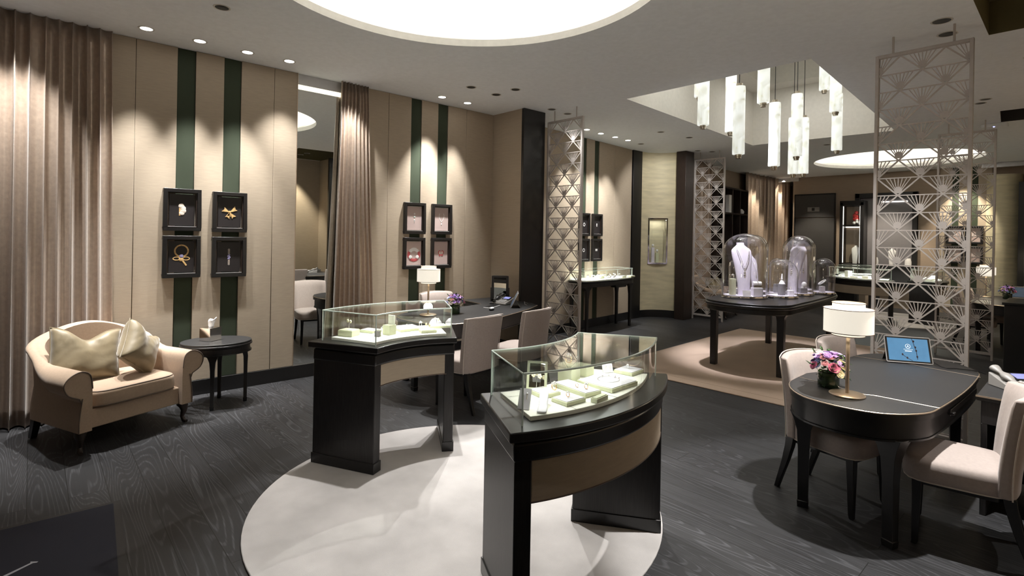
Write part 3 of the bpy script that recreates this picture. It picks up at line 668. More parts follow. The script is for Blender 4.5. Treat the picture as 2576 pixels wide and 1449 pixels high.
# ---------------------------------------------------------------- chair
def make_chair(label, loc, rz, grp):
    t = thing('upholstered_chair', label, 'chair', loc, rz, grp)
    # faces -Y; seat
    def seat(u, v):
        a = 2 * PI * u; c, s = math.cos(a), math.sin(a); n = 5.0
        r = (abs(c) ** n + abs(s) ** n) ** (-1 / n); x, y = .245 * r * c, .235 * r * s - .02
        x *= 1 + .06 * (-y / .235)
        prof = [(.0, .365), (.96, .365), (1.0, .38), (1.005, .42), (1.0, .455), (.95, .478), (.7, .492), (.35, .499), (0.0, .50)]
        q = v * 8; i = min(int(q), 7); k = q - i
        m_, z = prof[i][0] + (prof[i + 1][0] - prof[i][0]) * k, prof[i][1] + (prof[i + 1][1] - prof[i][1]) * k
        return (x * m_, y * m_ + 0, z)
    MB().surf(seat, 48, 16, closeu=True).build('seat', 'chair', t, ang=60)
    # back: curved slab wrapping the rear, leaning back
    def bk(s_, h):
        # s_ -1..1 across, h 0..1 height ; centre surface
        lean = .02 + .085 * h ** 1.5
        x = .238 * s_ * (1 + .03 * h); y = .185 + lean - .075 * s_ * s_ * (.5 + .5 * h)
        return Vector((x, y, 0.37 + .525 * h - .012 * h * s_ * s_))
    nS, nH, th = 14, 12, .038
    vs = []; fs = []
    loop = [(i, j) for i in range(nS + 1) for j in range(nH + 1)]
    for sd in (-1, 1):
        for i, j in loop:
            s_, h = -1 + 2 * i / nS, j / nH; p = bk(s_, h)
            e = 1 - .5 * max(0, abs(s_) - .9) * 10 * .8; e2 = 1 - (.45 if j == nH else 0)
            vs.append((p.x, p.y + sd * th * min(e, e2), p.z))
    k = nH + 1; n1 = len(loop)
    for i in range(nS):
        for j in range(nH):
            a = i * k + j; fs.append((a, a + k, a + k + 1, a + 1)); fs.append((n1 + a, n1 + a + 1, n1 + a + k + 1, n1 + a + k))
    for i in range(nS):
        a = i * k; fs.append((a, n1 + a, n1 + a + k, a + k)); a = i * k + nH; fs.append((a, a + k, n1 + a + k, n1 + a))
    for j in range(nH):
        a = j; fs.append((a, a + 1, n1 + a + 1, n1 + a)); a = nS * k + j; fs.append((a, n1 + a, n1 + a + 1, a + 1))
    MB().add(vs, fs).build('backrest', 'chair', t, ang=50, bevel=.012, seg=3)
    pts = [tuple(bk(-1, h / 10) + Vector((-.002, th * .8, 0))) for h in range(11)] + [tuple(bk(-1 + 2 * i / 12, 1) + Vector((0, th * .7, .002))) for i in range(1, 12)] + [tuple(bk(1, 1 - h / 10) + Vector((.002, th * .8, 0))) for h in range(11)]
    MB().tube(pts, .0035, 6).build('back_piping', 'piping', t)
    pts = []
    for i in range(40):
        p = seat(i / 40, 2.6 / 16 * 1.0); pts.append((p[0] * 1.005, p[1] * 1.005 - .0, .367))
    MB().tube(pts, .004, 6, True).build('seat_piping', 'piping', t)
    MB().prism(rrect(.40, .38, .05, cy=-.015), .335, .368).build('seat_frame', 'black', t)
    for sx in (-1, 1):
        MB().loft([(sx * .195, -.195, 0, .026, .026, 0), (sx * .192, -.19, .02, .03, .03, 0), (sx * .19, -.185, .36, .048, .048, 0)]).build('leg', 'black', t, bevel=.004)
    for sx in (-1, 1):
        MB().loft([(sx * .185, .285, 0, .028, .03, 0), (sx * .185, .262, .08, .032, .034, 0), (sx * .185, .225, .20, .036, .042, 0), (sx * .185, .20, .30, .042, .05, 0), (sx * .185, .19, .37, .044, .055, 0)]).build('leg', 'black', t, bevel=.004)
    return t
CG = 'upholstered desk chairs'
# rotation: -Y local is the front ; facing +x -> rz=90deg, facing -x -> rz=-90deg
chair = make_chair('mauve grey chair pushed under the front desk at its left side, nearest the flowers', (-1.12, 3.88, 0), R(79), CG)
CH = [(-1.17, 4.70, R(80), 'pale chair behind the flower vase, second at the left side of the front desk'),
      (-.50, 3.86, R(-90 + 8), 'grey chair cut by the right edge of the picture, seat half lit'),
      (-4.12, 3.16, R(-90 + 8), 'chair seen from behind between the two showcases, left of the desk pair'),
      (-4.16, 3.90, R(-90 + 12), 'chair seen from behind near the black pillar, right of the desk pair'),
      (-5.60, 3.95, R(90), 'pale chair against the wall behind the desk with the pink flowers, only its top showing'),
      (-1.30, 11.2, R(95), 'distant pale chair seen through the big screen, near left'),
      (-1.25, 12.0, R(95), 'distant pale chair seen through the big screen, far left'),
      (-.40, 11.7, R(-90), 'distant chair on the right side of the far desk')]
for x, y, a, lb in CH: dup(chair, (x, y, 0), a, lb, CG)

# ---------------------------------------------------------------- lamps
def make_lamp(label, loc):
    t = thing('table_lamp', label, 'lamp', loc, 0, 'drum shade table lamps')
    MB().lathe([(.094, 0), (.094, .006), (.09, .009), (.02, .012), (.001, .012)], 40).build('base', 'brass', t)
    MB().cyl(.0105, .01, .37, 16).build('stem', 'brass', t)
    MB().lathe([(.084, .3715), (.128, .372), (.128, .508), (.084, .5085)], 48, cap=False).build('shade', 'shade', t, ang=50)
    MB().lathe([(.001, .354), (.083, .354), (.084, .352), (.084, .543), (.083, .538), (.001, .538)], 40, cap=False).build('inner_shade', 'shade', t, ang=50)
    MB().lathe([(.086, .5092), (.127, .5092)], 40, cap=False).build('shade_top_ring', 'shadetop', t); MB().lathe([(.001, .5385), (.082, .5385)], 40, cap=False).build('shade_top_disc', 'shadetop', t)
    for r, z in ((.129, .509), (.129, .372), (.085, .543), (.085, .352)): MB().tube([(r * math.cos(2 * PI * i / 40), r * math.sin(2 * PI * i / 40), z) for i in range(40)], .0024, 5, True).build('shade_trim', 'sofapipe', t)
    light('lamp_light', 'POINT', (0, 0, .60), 2.2, (1, .85, .62), t, shadow_soft_size=.05)
    light('lamp_light', 'POINT', (0, 0, .31), 2.2, (1, .85, .62), t, shadow_soft_size=.05)
    return t
lamp = make_lamp('brass table lamp with glowing cream drum shade on the front desk', (-.985, 3.585, .752))
dup(lamp, (-5.0, 3.285, .752), 0, 'brass table lamp with glowing cream shade on the desk under the pink prints')
dup(lamp, (-1.28, 12.1, .752), 0, 'distant glowing table lamp seen through the right hand screens')

# ---------------------------------------------------------------- desks
def desk(name, label, pts, legs, loc=(0, 0, 0), rz=0, seams=(), drawer=None, H_=.75):
    t = thing(name, label, 'desk', loc, rz)
    MB().prism(pts, H_ - .018, H_).build('desk_top', 'leather', t)
    path = [(x, y, H_ - .006) for x, y in offset_poly(pts, .003)]
    MB().tube(path, .0045, 6, True).build('brass_edge', 'brass', t)
    MB().prism(offset_poly(pts, .0), H_ - .045, H_ - .018).build('top_moulding', 'black', t)
    MB().prism(offset_poly(pts, -.018), H_ - .15, H_ - .045).build('apron', 'black', t, bevel=.004)
    MB().prism(offset_poly(pts, -.010), H_ - .158, H_ - .148).build('apron_bead', 'black', t)
    for s in seams: MB().tube([(x, y, H_ + .0003) for x, y in s], .0013, 5).build('brass_inlay', 'brass', t)
    for lx, ly, a in legs:
        MB().loft([(lx, ly, 0, .058, .05, a), (lx, ly, .04, .064, .056, a), (lx, ly, .042, .058, .05, a), (lx, ly, .36, .062, .056, a), (lx, ly, .48, .075, .066, a), (lx, ly, .55, .11, .085, a), (lx, ly, .575, .13, .09, a), (lx, ly, .60, .15, .10, a)]).build('leg', 'black', t, bevel=.003)
    return t
fd = rrect(.70, 1.66, .21, 8, bowx=.04, bowy=.13)
d1 = desk('sales_desk', 'black bow-ended desk with brass inlay at the front right', fd, [(-.26, -.70, .3), (.22, -.79, -.3), (-.26, .72, -.3), (.22, .76, .3)], (-.935, 4.285, 0), R(-2.0),
     seams=[[(-.37, -.50), (-.2, -.53), (-.02, -.59), (.04, -.60), (.08, -.575), (.38, -.555)], [(-.37, .55), (-.1, .58), (.0, .60), (.05, .57), (.39, .53)]])
# pull-out brushing slide at the right side of the front desk
b = MB(); b.box(.36, .385, -.3, .45, .655, .69).box(.36, .40, -.3, -.26, .66, .675); b.build('side_drawer', 'blackwood', d1, bevel=.003)
db = [(-4.97, 2.93), (-4.70, 2.94), (-4.50, 3.03), (-4.37, 3.2), (-4.34, 3.42), (-4.39, 3.72), (-4.50, 4.02), (-4.62, 4.33), (-4.75, 4.63), (-4.92, 4.92), (-5.1, 5.0), (-5.9, 5.0), (-5.9, 4.45), (-5.42, 4.40), (-5.36, 4.1), (-5.33, 3.5), (-5.29, 3.15), (-5.16, 2.98)]
desk('sales_desk', 'black desk with leather top under the four pink prints', db, [(-4.50, 3.12, .5), (-4.83, 3.02, .0), (-5.22, 3.15, .3), (-4.95, 4.75, .3), (-5.7, 4.85, 0)])
d3 = desk('sales_desk', 'distant black desk seen through the right hand screens', [(x * 1.05, y) for x, y in fd], [(-.285, -.71, .3), (.27, -.74, -.3), (-.29, .72, -.3), (.27, .76, .3)], (-.95, 11.6, 0), 0)
t = thing('side_desk', 'low black side desk with brass edge behind the right chair, holding the phone', 'desk', (-.49, 4.31, 0), 0)
MB().box(0, .95, 0, .72, .70, .73).build('desk_top', 'leather', t, bevel=.003)
MB().box(-.004, .95, -.004, 0, .722, .732).build('brass_edge', 'brass', t)
MB().box(.02, .93, .02, .70, .56, .70).box(.02, .05, .02, .70, 0, .56).box(.90, .93, .02, .70, 0, .56).box(.05, .90, .64, .70, .05, .56).build('carcass', 'blackwood', t, bevel=.003)
tag(MB().box(.22, 1.08, 8.8, 9.6, 0, .92).box(.2, 1.08, 8.78, 9.62, .92, .95).build('counter_cabinet', 'black', loc=(-.98, 0, 0), bevel=.004), 'tall plain black counter behind the big screen at the right edge', 'cabinet')

# ---------------------------------------------------------------- tablets, phones, keyboard
def tablet(loc, rz, label, lean=20, scr='blue'):
    t = thing('tablet_computer', label, 'tablet', loc, rz)
    m = T(0, 0, .004) @ RX(R(-lean))
    MB().prism(rrect(.295, .20, .008, 3), -.004, .004, m @ T(0, 0, .10) @ RX(R(90))).build('tablet_body', 'silver', t)
    MB().box(-.143, .143, -.0048, -.004, .006, .194, m).build('bezel', 'screenblk', t)
    s = mat('lock_screen_picture' if scr == 'blue' else 'dim_screen_picture', (.02, .05, .08), .3, noise=.4, nscale=14, emit=((.09, .24, .42) if scr == 'blue' else (.03, .04, .06), .75))
    sc = MB().box(-.130, .130, -.0054, -.0048, .016, .184, m).build('screen', s, t)
    if scr == 'blue':
        ic = mat('screen_white', (.7, .75, .8), .5, emit=((.7, .8, .9), .6)); br = mat('screen_branch', (.03, .02, .03), .5)
        b = MB(); b.tube([(.016 * math.cos(2 * PI * i / 20), 0, .016 * math.sin(2 * PI * i / 20)) for i in range(20)], .0015, 4, True, m @ T(0, -.0058, .125) @ FL)
        b.ball(.0045, (0, 0, 0), 8, m=m @ T(0, -.0058, .128) @ FL); b.tube([(-.009, 0, -.009), (-.005, 0, -.003), (.005, 0, -.003), (.009, 0, -.009)], .0015, 4, m=m @ T(0, -.0058, .125) @ FL)
        b.box(-.022, .022, -.006, -.0055, .086, .092, m).box(-.03, .03, -.006, -.0055, .1, .1025, m); b.build('lock_icon', ic, sc)
        b = MB(); b.tube([(.03, 0, .184), (.04, 0, .14), (.05, 0, .09), (.052, 0, .03)], .0022, 5, m=m @ T(0, -.006, 0) @ FL)
        b.tube([(-.04, 0, .06), (-.01, 0, .035), (.02, 0, .018)], .002, 5, m=m @ T(0, -.006, 0) @ FL)
        for x, z in ((.04, .165), (.047, .12), (.05, .095), (.052, .05), (-.04, .062), (-.012, .038)): b.ball(.006, (x, 0, z), 6, sz=1.4, m=m @ T(0, -.006, 0) @ FL)
        b.build('branch_picture', br, sc)
    MB().add([(-.14, .035, .10), (.14, .035, .10), (.14, .115, 0.002), (-.14, .115, .002), (-.14, .042, .10), (.14, .042, .10), (.14, .12, .0), (-.14, .12, .0)], [(0, 1, 2, 3), (4, 7, 6, 5), (0, 4, 5, 1), (3, 2, 6, 7), (0, 3, 7, 4), (1, 5, 6, 2)]).build('kickstand', 'screenblk', t)
    return t
tablet((-.935, 4.88, .752), R(30), 'tablet with blue lock screen propped at the far end of the front desk', 22)
tablet((-4.99, 4.52, .752), R(-42), 'tablet turned sideways on the desk by the black pillar', 26, 'dim')
tablet((-.9, 12.3, .752), R(30), 'distant tablet on the far desk behind the screens', 22, 'dim')
tag(MB().tube([(-.80, 4.93, .78), (-.76, 4.93, .757), (-.72, 4.90, .756), (-.68, 4.95, .756), (-.62, 4.97, .756), (-.56, 4.98, .755), (-.52, 5.0, .74)], .003, 6).build('charging_cable', 'screenblk'), 'thin black charging cable trailing from the blue tablet across the desk end', 'cable')
def phone(loc, rz, label):
    t = thing('desk_phone', label, 'phone', loc, rz)
    MB().prism([(-.1, 0), (.1, 0), (.1, .012), (-.1, .05)], -.09, .09, RX(R(90))).build('phone_body', 'plastic', t, bevel=.004)
    body = MB(); body.add([(-.11, -.1, .0), (.12, -.1, .0), (.12, .1, .0), (-.11, .1, .0), (-.11, -.1, .02), (.12, -.1, .02), (.12, .1, .085), (-.11, .1, .085)], [(0, 3, 2, 1), (4, 5, 6, 7), (0, 1, 5, 4), (1, 2, 6, 5), (2, 3, 7, 6), (3, 0, 4, 7)])
    body.build('base', 'plastic', t, bevel=.006)
    m = T(0, 0, .053) @ RX(math.atan2(.065, .2))
    MB().surf(lambda u, v: ((.024 + .008 * math.cos(4 * PI * v)) * math.cos(2 * PI * u) - .075, -.11 + .22 * v, (.016 + .006 * math.cos(4 * PI * v)) * math.sin(2 * PI * u) + .028), 16, 16, m, closeu=True).build('handset', 'screenblk' if loc[0] < -2 else 'plastic', t)
    MB().box(-.02, .10, .0, .08, .004, .012, m).build('display_frame', 'screenblk', t)
    MB().box(-.005, .09, .01, .07, .012, .0125, m).build('display', mat('phone_display', (.1, .1, .3), .3, emit=((.25, .28, .6), .7)), t)
    b = MB()
    for i in range(4):
        for j in range(4): b.cbox(.0 + .025 * i, -.075 + .02 * j, .008, .017, .011, .006, m)
    b.build('keypad', 'silver', t, bevel=.002)
    b = MB(); b.tube([(-.07 + .02 * math.sin(2.2 * s / 60 * PI) + .006 * math.cos(s * 1.5), -.12 - .0016 * s * (1 if s < 30 else 0) - (.048 if s >= 30 else 0) + .0014 * (s - 30) * (s >= 30), .008 + .006 * math.sin(s * 1.5)) for s in range(60)], .0028, 5); b.build('coiled_cord', 'screenblk', t)
    return t
phone((-.33, 4.70, .73), R(42), 'grey desk phone with coiled cord at the right edge on the side desk')
phone((-5.26, 4.62, .752), R(10), 'black desk phone beside the sideways tablet under the pillar')
t = thing('keyboard', 'small black keyboard on the desk behind the chairs', 'keyboard', (-5.10, 4.30, .751), R(118))
MB().box(-.15, .15, -.055, .055, 0, .010).build('case', 'silver', t, bevel=.003)
b = MB()
for i in range(12):
    for j in range(4): b.cbox(-.132 + .024 * i, -.036 + .024 * j, .012, .020, .020, .005)
b.build('keys', 'screenblk', t); tag(t)
t = thing('computer_mouse', 'small white mouse with dark body on the desk behind the chairs', 'mouse', (-4.88, 4.11, .751), R(30))
MB().ball(.03, (0, 0, .012), 10, sx=1, sy=1.8, sz=.75).build('shell', 'screenblk', t); MB().ball(.026, (0, .005, .020), 10, sx=1, sy=1.8, sz=.7).build('top_cover', 'white', t)
t = thing('table_mirror', 'small standing mirror with stepped black frame on the desk', 'mirror', (-5.46, 4.74, .75), R(42))
MB().box(-.115, -.085, -.012, .012, 0, .35).box(.085, .115, -.012, .012, 0, .35).box(-.13, -.115, -.012, .012, 0, .19).box(.115, .13, -.012, .012, 0, .19).box(-.085, .085, -.012, .012, .32, .35).box(-.085, .085, -.012, .012, 0, .03).build('frame', 'black', t, bevel=.004)
MB().box(-.085, .085, -.006, .002, .03, .32).build('mirror_glass', 'mirror', t)
tag(MB().tube([(-5.02, 4.86, .754), (-5.04, 4.80, .79), (-4.98, 4.76, .756), (-4.96, 4.78, .754)], .003, 6).build('charging_cable', 'plastic'), 'short grey cable on the desk beside the black pillar', 'cable')

# ---------------------------------------------------------------- flowers
def flowers(loc, label, seed, grp):
    rnd = random.Random(seed)
    t = thing('flower_arrangement', label, 'flowers', loc, 0, grp)
    MB().lathe([(.058, 0), (.060, .004), (.060, .085), (.058, .09), (.055, .085), (.055, .006), (.001, .006)], 32, cap=False).build('vase', 'greenglass', t)
    b = MB()
    for i in range(70):
        a = rnd.uniform(0, 2 * PI); h = rnd.uniform(.05, .2); r = rnd.uniform(.02, .10); m = T(r * math.cos(a), r * math.sin(a), h + .02) @ RZ(a) @ RY(rnd.uniform(-.9, .9))
        b.add([(0, -.008, 0), (.02, -.01, .004), (.035, 0, .002), (.02, .01, .004), (0, .008, 0)], [(0, 1, 2, 3, 4)], m)
    b.build('foliage', 'leaf', t, solid=.0008)
    def bloom(c, r, mt, open_=1.0):
        b = MB(); N = Vector(c) - Vector((0, 0, .06)); q = N.to_track_quat('Z', 'Y').to_matrix().to_4x4(); m0 = T(*c) @ q
        for L, (k, rr, tilt) in enumerate(((5, 1.0, .95), (5, .8, .6), (4, .55, .35), (3, .32, .15))):
            for i in range(k):
                a = 2 * PI * i / k + L * .6
                def f(u, v, rr=rr, tilt=tilt):
                    ww = (u - .5) * 1.5 * rr * r * math.sin(PI * (.15 + .75 * v)) ; out = rr * r * (math.sin(tilt * v * 1.5)) ; up_ = r * rr * math.cos(tilt * v * .9) * v * .9
                    return (out - abs(ww) ** 2 / r * .6, ww, up_)
                b.surf(f, 5, 4, m0 @ RZ(a))
        b.ball(r * .22, (0, 0, r * .25), 8, m=m0)
        b.build('bloom', mt, t, solid=.0012, ang=80)
    base = [(.062, -.045, .135, .042, 'petalw'), (.02, -.080, .125, .036, 'petalp'), (.0, -.04, .175, .036, 'petalr'), (-.075, -.06, .13, .026, 'petalp'), (.05, -.09, .10, .026, 'petalw'), (-.05, .03, .17, .032, 'petalm'), (.05, .03, .175, .03, 'petalr')]
    for x, y, z, r, mt in base: bloom((x, y, z), r, mt)
    for i in range(34):
        a = rnd.uniform(0, 2 * PI); el = rnd.uniform(.05, 1.4); rr = rnd.uniform(.085, .105)
        bloom((rr * math.cos(el) * math.cos(a), rr * math.cos(el) * math.sin(a), .11 + rr * .95 * math.sin(el)), rnd.uniform(.018, .028), rnd.choice(['petalm', 'petalb', 'petalb', 'petalm', 'petalr']))
    return t
f1 = flowers((-1.12, 3.70, .752), 'round bouquet of pink, lilac and cream flowers in green glass on the front desk', 4, 'bouquets')
f1.rotation_euler = (0, 0, R(20))
dup(f1, (-4.93, 3.60, .752), R(200), 'bouquet of lilac and pink flowers on the desk behind the left showcase', 'bouquets')
dup(f1, (-1.0, 12.0, .752), R(120), 'distant pink bouquet on the far desk beyond the screens', 'bouquets')

# ---------------------------------------------------------------- sofa and cushions, side table
def make_sofa(label, loc, rz):
    t = thing('settee', label, 'sofa', loc, rz, 'rolled arm settees')
    # local: front -Y, width X
    MB().prism(rrect(.74, .70, .04, 4, cy=.0), .17, .31).build('base_rail', 'sofa', t, bevel=.008)
    cu = MB()
    def cus(u, v):
        a = 2 * PI * u; c, s = math.cos(a), math.sin(a); n = 7.0; r = (abs(c) ** n + abs(s) ** n) ** (-1 / n)
        prof = [(0, .315), (.97, .318), (1, .33), (1.01, .375), (1, .42), (.97, .437), (.6, .452), (0, .46)]
        q = v * 7; i = min(int(q), 6); k = q - i; m_, z = prof[i][0] + (prof[i + 1][0] - prof[i][0]) * k, prof[i][1] + (prof[i + 1][1] - prof[i][1]) * k
        return (.318 * r * c * m_, (.315 * r * s) * m_ - .075, z)
    sc = cu.surf(cus, 56, 21, closeu=True).build('seat_cushion', 'sofa', t, ang=60)
    for z, q in ((.433, 4.9), (.325, 1.8)):
        MB().tube([(*cus(i / 56, q / 7)[:2], z) for i in range(56)], .0045, 6, True).build('cushion_piping', 'sofapipe', sc)
    # arms + back as one sweeping rolled shell: path in plan from right arm front around the back to left arm front
    path = []
    for i in range(9): path.append((.365, -.40 + .64 * i / 8))
    for i in range(1, 8): a = R(90 * i / 8); path.append((.365 - .16 + .16 * math.cos(a), .24 + .12 * math.sin(a)))
    for i in range(0, 9): path.append((.205 - .41 * i / 8, .36))
    for i in range(1, 8): a = R(90 + 90 * i / 8); path.append((-.205 + .16 * math.cos(a), .24 + .12 * math.sin(a)))
    for i in range(9): path.append((-.365, .24 - .64 * i / 8))
    n = len(path); L = [0]
    for i in range(1, n): L.append(L[-1] + math.hypot(path[i][0] - path[i - 1][0], path[i][1] - path[i - 1][1]))
    def sec(i):
        s = L[i] / L[-1]; h = .615 + .245 * math.sin(PI * min(max((s - .20) / .60, 0), 1)) ** 1.3
        x, y = path[i]; p0, p1 = path[max(i - 1, 0)], path[min(i + 1, n - 1)]; tx, ty = p1[0] - p0[0], p1[1] - p0[1]; l = math.hypot(tx, ty); nx, ny = ty / l, -tx / l   # outward normal
        arm = 1 - min(1, max(0, min((s - .12) / .16, (.88 - s) / .16)))
        rr = .035 + .062 * arm
        prof = [(-.03, .20), (-.03, .40), (-.028, h - rr * 1.4), (-.018, h - rr * .5), (.010, h - .01), (.035 + rr * .3, h + .0), (.05 + rr * .8, h - rr * .35), (.05 + rr * 1.05, h - rr * .9), (.045 + rr * .8, h - rr * 1.6), (.035 + rr * .2, h - rr * 2.0), (.045, h - rr * 2.1 - .02), (.035, .42), (.05, .30), (.055, .24), (.055, .17), (-.03, .17)]
        sm = prof[:2]; Q = prof[1:11]
        for q_ in range(1, len(Q) - 2):
            a_, b_, c_, d_ = Q[q_ - 1], Q[q_], Q[q_ + 1], Q[q_ + 2]
            for s_ in (.0, .33, .67):
                sm.append(tuple(.5 * (2 * b_[e] + (c_[e] - a_[e]) * s_ + (2 * a_[e] - 5 * b_[e] + 4 * c_[e] - d_[e]) * s_ * s_ + (3 * b_[e] - a_[e] - 3 * c_[e] + d_[e]) * s_ ** 3) for e in (0, 1)))
        sm.append(Q[-2]); sm.append(Q[-1]); sm += prof[11:]
        return [(x + nx * d, y + ny * d, z) for d, z in sm]
    vs = []; fs = []; k = len(sec(0))
    for i in range(n): vs += sec(i)
    for i in range(n - 1):
        for j in range(k): fs.append((i * k + j, i * k + (j + 1) % k, (i + 1) * k + (j + 1) % k, (i + 1) * k + j))
    fs += [tuple(range(k)), tuple((n - 1) * k + j for j in range(k - 1, -1, -1))]
    MB().add(vs, fs).build('rolled_back_and_arms', 'sofa', t, ang=55)
    for i in (0, n - 1):
        s = sec(i); MB().tube([(x, y - .004, z) for x, y, z in s[2:k - 1]], .0042, 6).build('arm_piping', 'sofapipe', t)
    for sx in (-1, 1):
        MB().tube([(sx * .37, -.33, .175), (sx * .385, -.345, .14), (sx * .385, -.35, .10), (sx * .378, -.335, .05), (sx * .385, -.35, .018), (sx * .392, -.375, .012)], .02, 10, radii=[.042, .036, .024, .015, .017, .014]).build('cabriole_leg', 'darkbrown', t)
    for sx in (-1, 1):
        MB().loft([(sx * .37, .34, 0, .04, .04, 0), (sx * .36, .30, .18, .055, .055, 0)]).build('rear_leg', 'black', t)
    return t
sofa = make_sofa('beige settee with rolled arms and camel back below the left curtain', (-5.43, .50, 0), R(113))
dup(sofa, (-5.55, 10.95, 0), R(100), 'distant beige settee half hidden by the far left fretwork screen')
def cushion(label, loc, rot, w_=.40, h_=.40, th=.075, chop=.09, grp='velvet cushions', fold=0):
    t = thing('velvet_cushion', label, 'cushion', loc, 0, grp); t.rotation_euler = rot
    def f(sd):
        def g(u, v):
            x, y = 2 * u - 1, 2 * v - 1
            e = max(0, (1 - x ** 4)) ** .5 * max(0, (1 - y ** 4)) ** .5
            X = x * w_ / 2 * (1 - .07 * (1 - y * y)); Z = y * h_ / 2 * (1 - .07 * (1 - x * x))
            if y > 0: Z -= chop * y * math.exp(-(x * 2.3) ** 2)
            D = th * e * (1 - .30 * max(0, y) * math.exp(-(x * 2.6) ** 2))
            D += (.005 * math.sin(7 * x + 3 * y * y + loc[1] * 9) + .0016 * math.sin(15 * y + 5 * x * x + 3 * math.sin(5 * x)) * abs(x) + .003 * math.sin(23 * x + 9 * y) * max(0, y)) * e
            return (X, sd * D + fold * x * x, Z)
        return g
    MB().surf(f(-1), 26, 26).surf(f(1), 26, 26).build('cushion_body', 'velvet', t, ang=80)
    pts = []
    for i in range(104):
        s = i / 26; q = s % 1
        u, v = ((q, 0), (1, q), (1 - q, 1), (0, 1 - q))[int(s)]; pts.append(f(1)(u, v))
    MB().tube(pts, .005, 6, True).build('cushion_piping', 'velvet', t)
    return t
cushion('olive velvet cushion slumped at the left of the settee, dented in the middle', (-5.39, .33, .655), (R(-24), R(8), R(113 - 14)), .47, .42)
cushion('olive velvet cushion at the right of the settee, turned edge on to the camera', (-5.37, .68, .665), (R(-18), R(38), R(113 + 18)), .36, .36, .095, .06)
for i, (x, y) in enumerate(((-5.62, 10.9), (-5.58, 11.15))):
    cushion(['left', 'right'][i] + ' cushion on the distant settee behind the far screen', (x + .02, y, .62), (R(-18), R(30 * i), R(100)), .36, .36)
def side_table(label, loc):
    t = thing('side_table', label, 'side table', loc)
    a, b_ = .30, .24
    el = [(a * math.cos(2 * PI * i / 56), b_ * math.sin(2 * PI * i / 56)) for i in range(56)]
    MB().prism(el, .585, .605).build('table_top', 'leather', t, bevel=.004)
    MB().prism(offset_poly(el, .006), .565, .585).build('top_rim', 'black', t, bevel=.005)
    MB().prism(offset_poly(el, -.012), .505, .560).build('apron', 'blackwood', t, bevel=.004)
    MB().prism(offset_poly(el, .0), .50, .512).build('apron_bead', 'black', t)
    for ang in (-93, 3, 87, 183):
        x, y = .25 * math.cos(R(ang)), .20 * math.sin(R(ang)); aa = R(ang)
        MB().loft([(x, y, 0, .032, .032, aa), (x, y, .035, .036, .036, aa), (x, y, .04, .030, .030, aa), (x, y, .36, .034, .036, aa), (x, y, .44, .04, .05, aa), (x * .97, y * .97, .485, .045, .085, aa), (x * .94, y * .94, .51, .05, .15, aa)]).build('leg', 'black', t, bevel=.003)
    return t
side_table('small oval black side table with curved legs beside the settee', (-5.62, 1.32, 0)).rotation_euler = (0, 0, R(72))
t = thing('tissue_box', 'mirrored cube tissue box with a white tissue on the side table', 'tissue box', (-5.66, 1.275, .606), R(30))
MB().box(-.065, .065, -.065, .065, 0, .125).build('box_cover', 'chrome', t, bevel=.002)
b = MB(); b.surf(lambda u, v: ((.014 + .030 * v ** .6 + .010 * v * math.sin(6 * PI * u)) * math.cos(2 * PI * u) + .014 * v, (.010 + .018 * v ** .6 + .008 * v * math.cos(4 * PI * u + 1)) * math.sin(2 * PI * u), .124 + (.072 + .018 * math.sin(2 * PI * u + 1) + .010 * math.sin(6 * PI * u)) * v), 40, 10, closeu=True); b.surf(lambda u, v: (-.02 + .05 * u + .01 * math.sin(5 * v), .004 * math.sin(9 * u) + .006 * v, .124 + .085 * v * (1 - .5 * abs(u - .45))), 10, 8); b.build('tissue', 'white', t, solid=.001, ang=80)
def sheet(r_, a0, a1, z0, z1, n=36): return MB().surf(lambda u, v: (r_ * math.cos(a0 + (a1 - a0) * u), r_ * math.sin(a0 + (a1 - a0) * u), z0 + (z1 - z0) * v), n, 1)
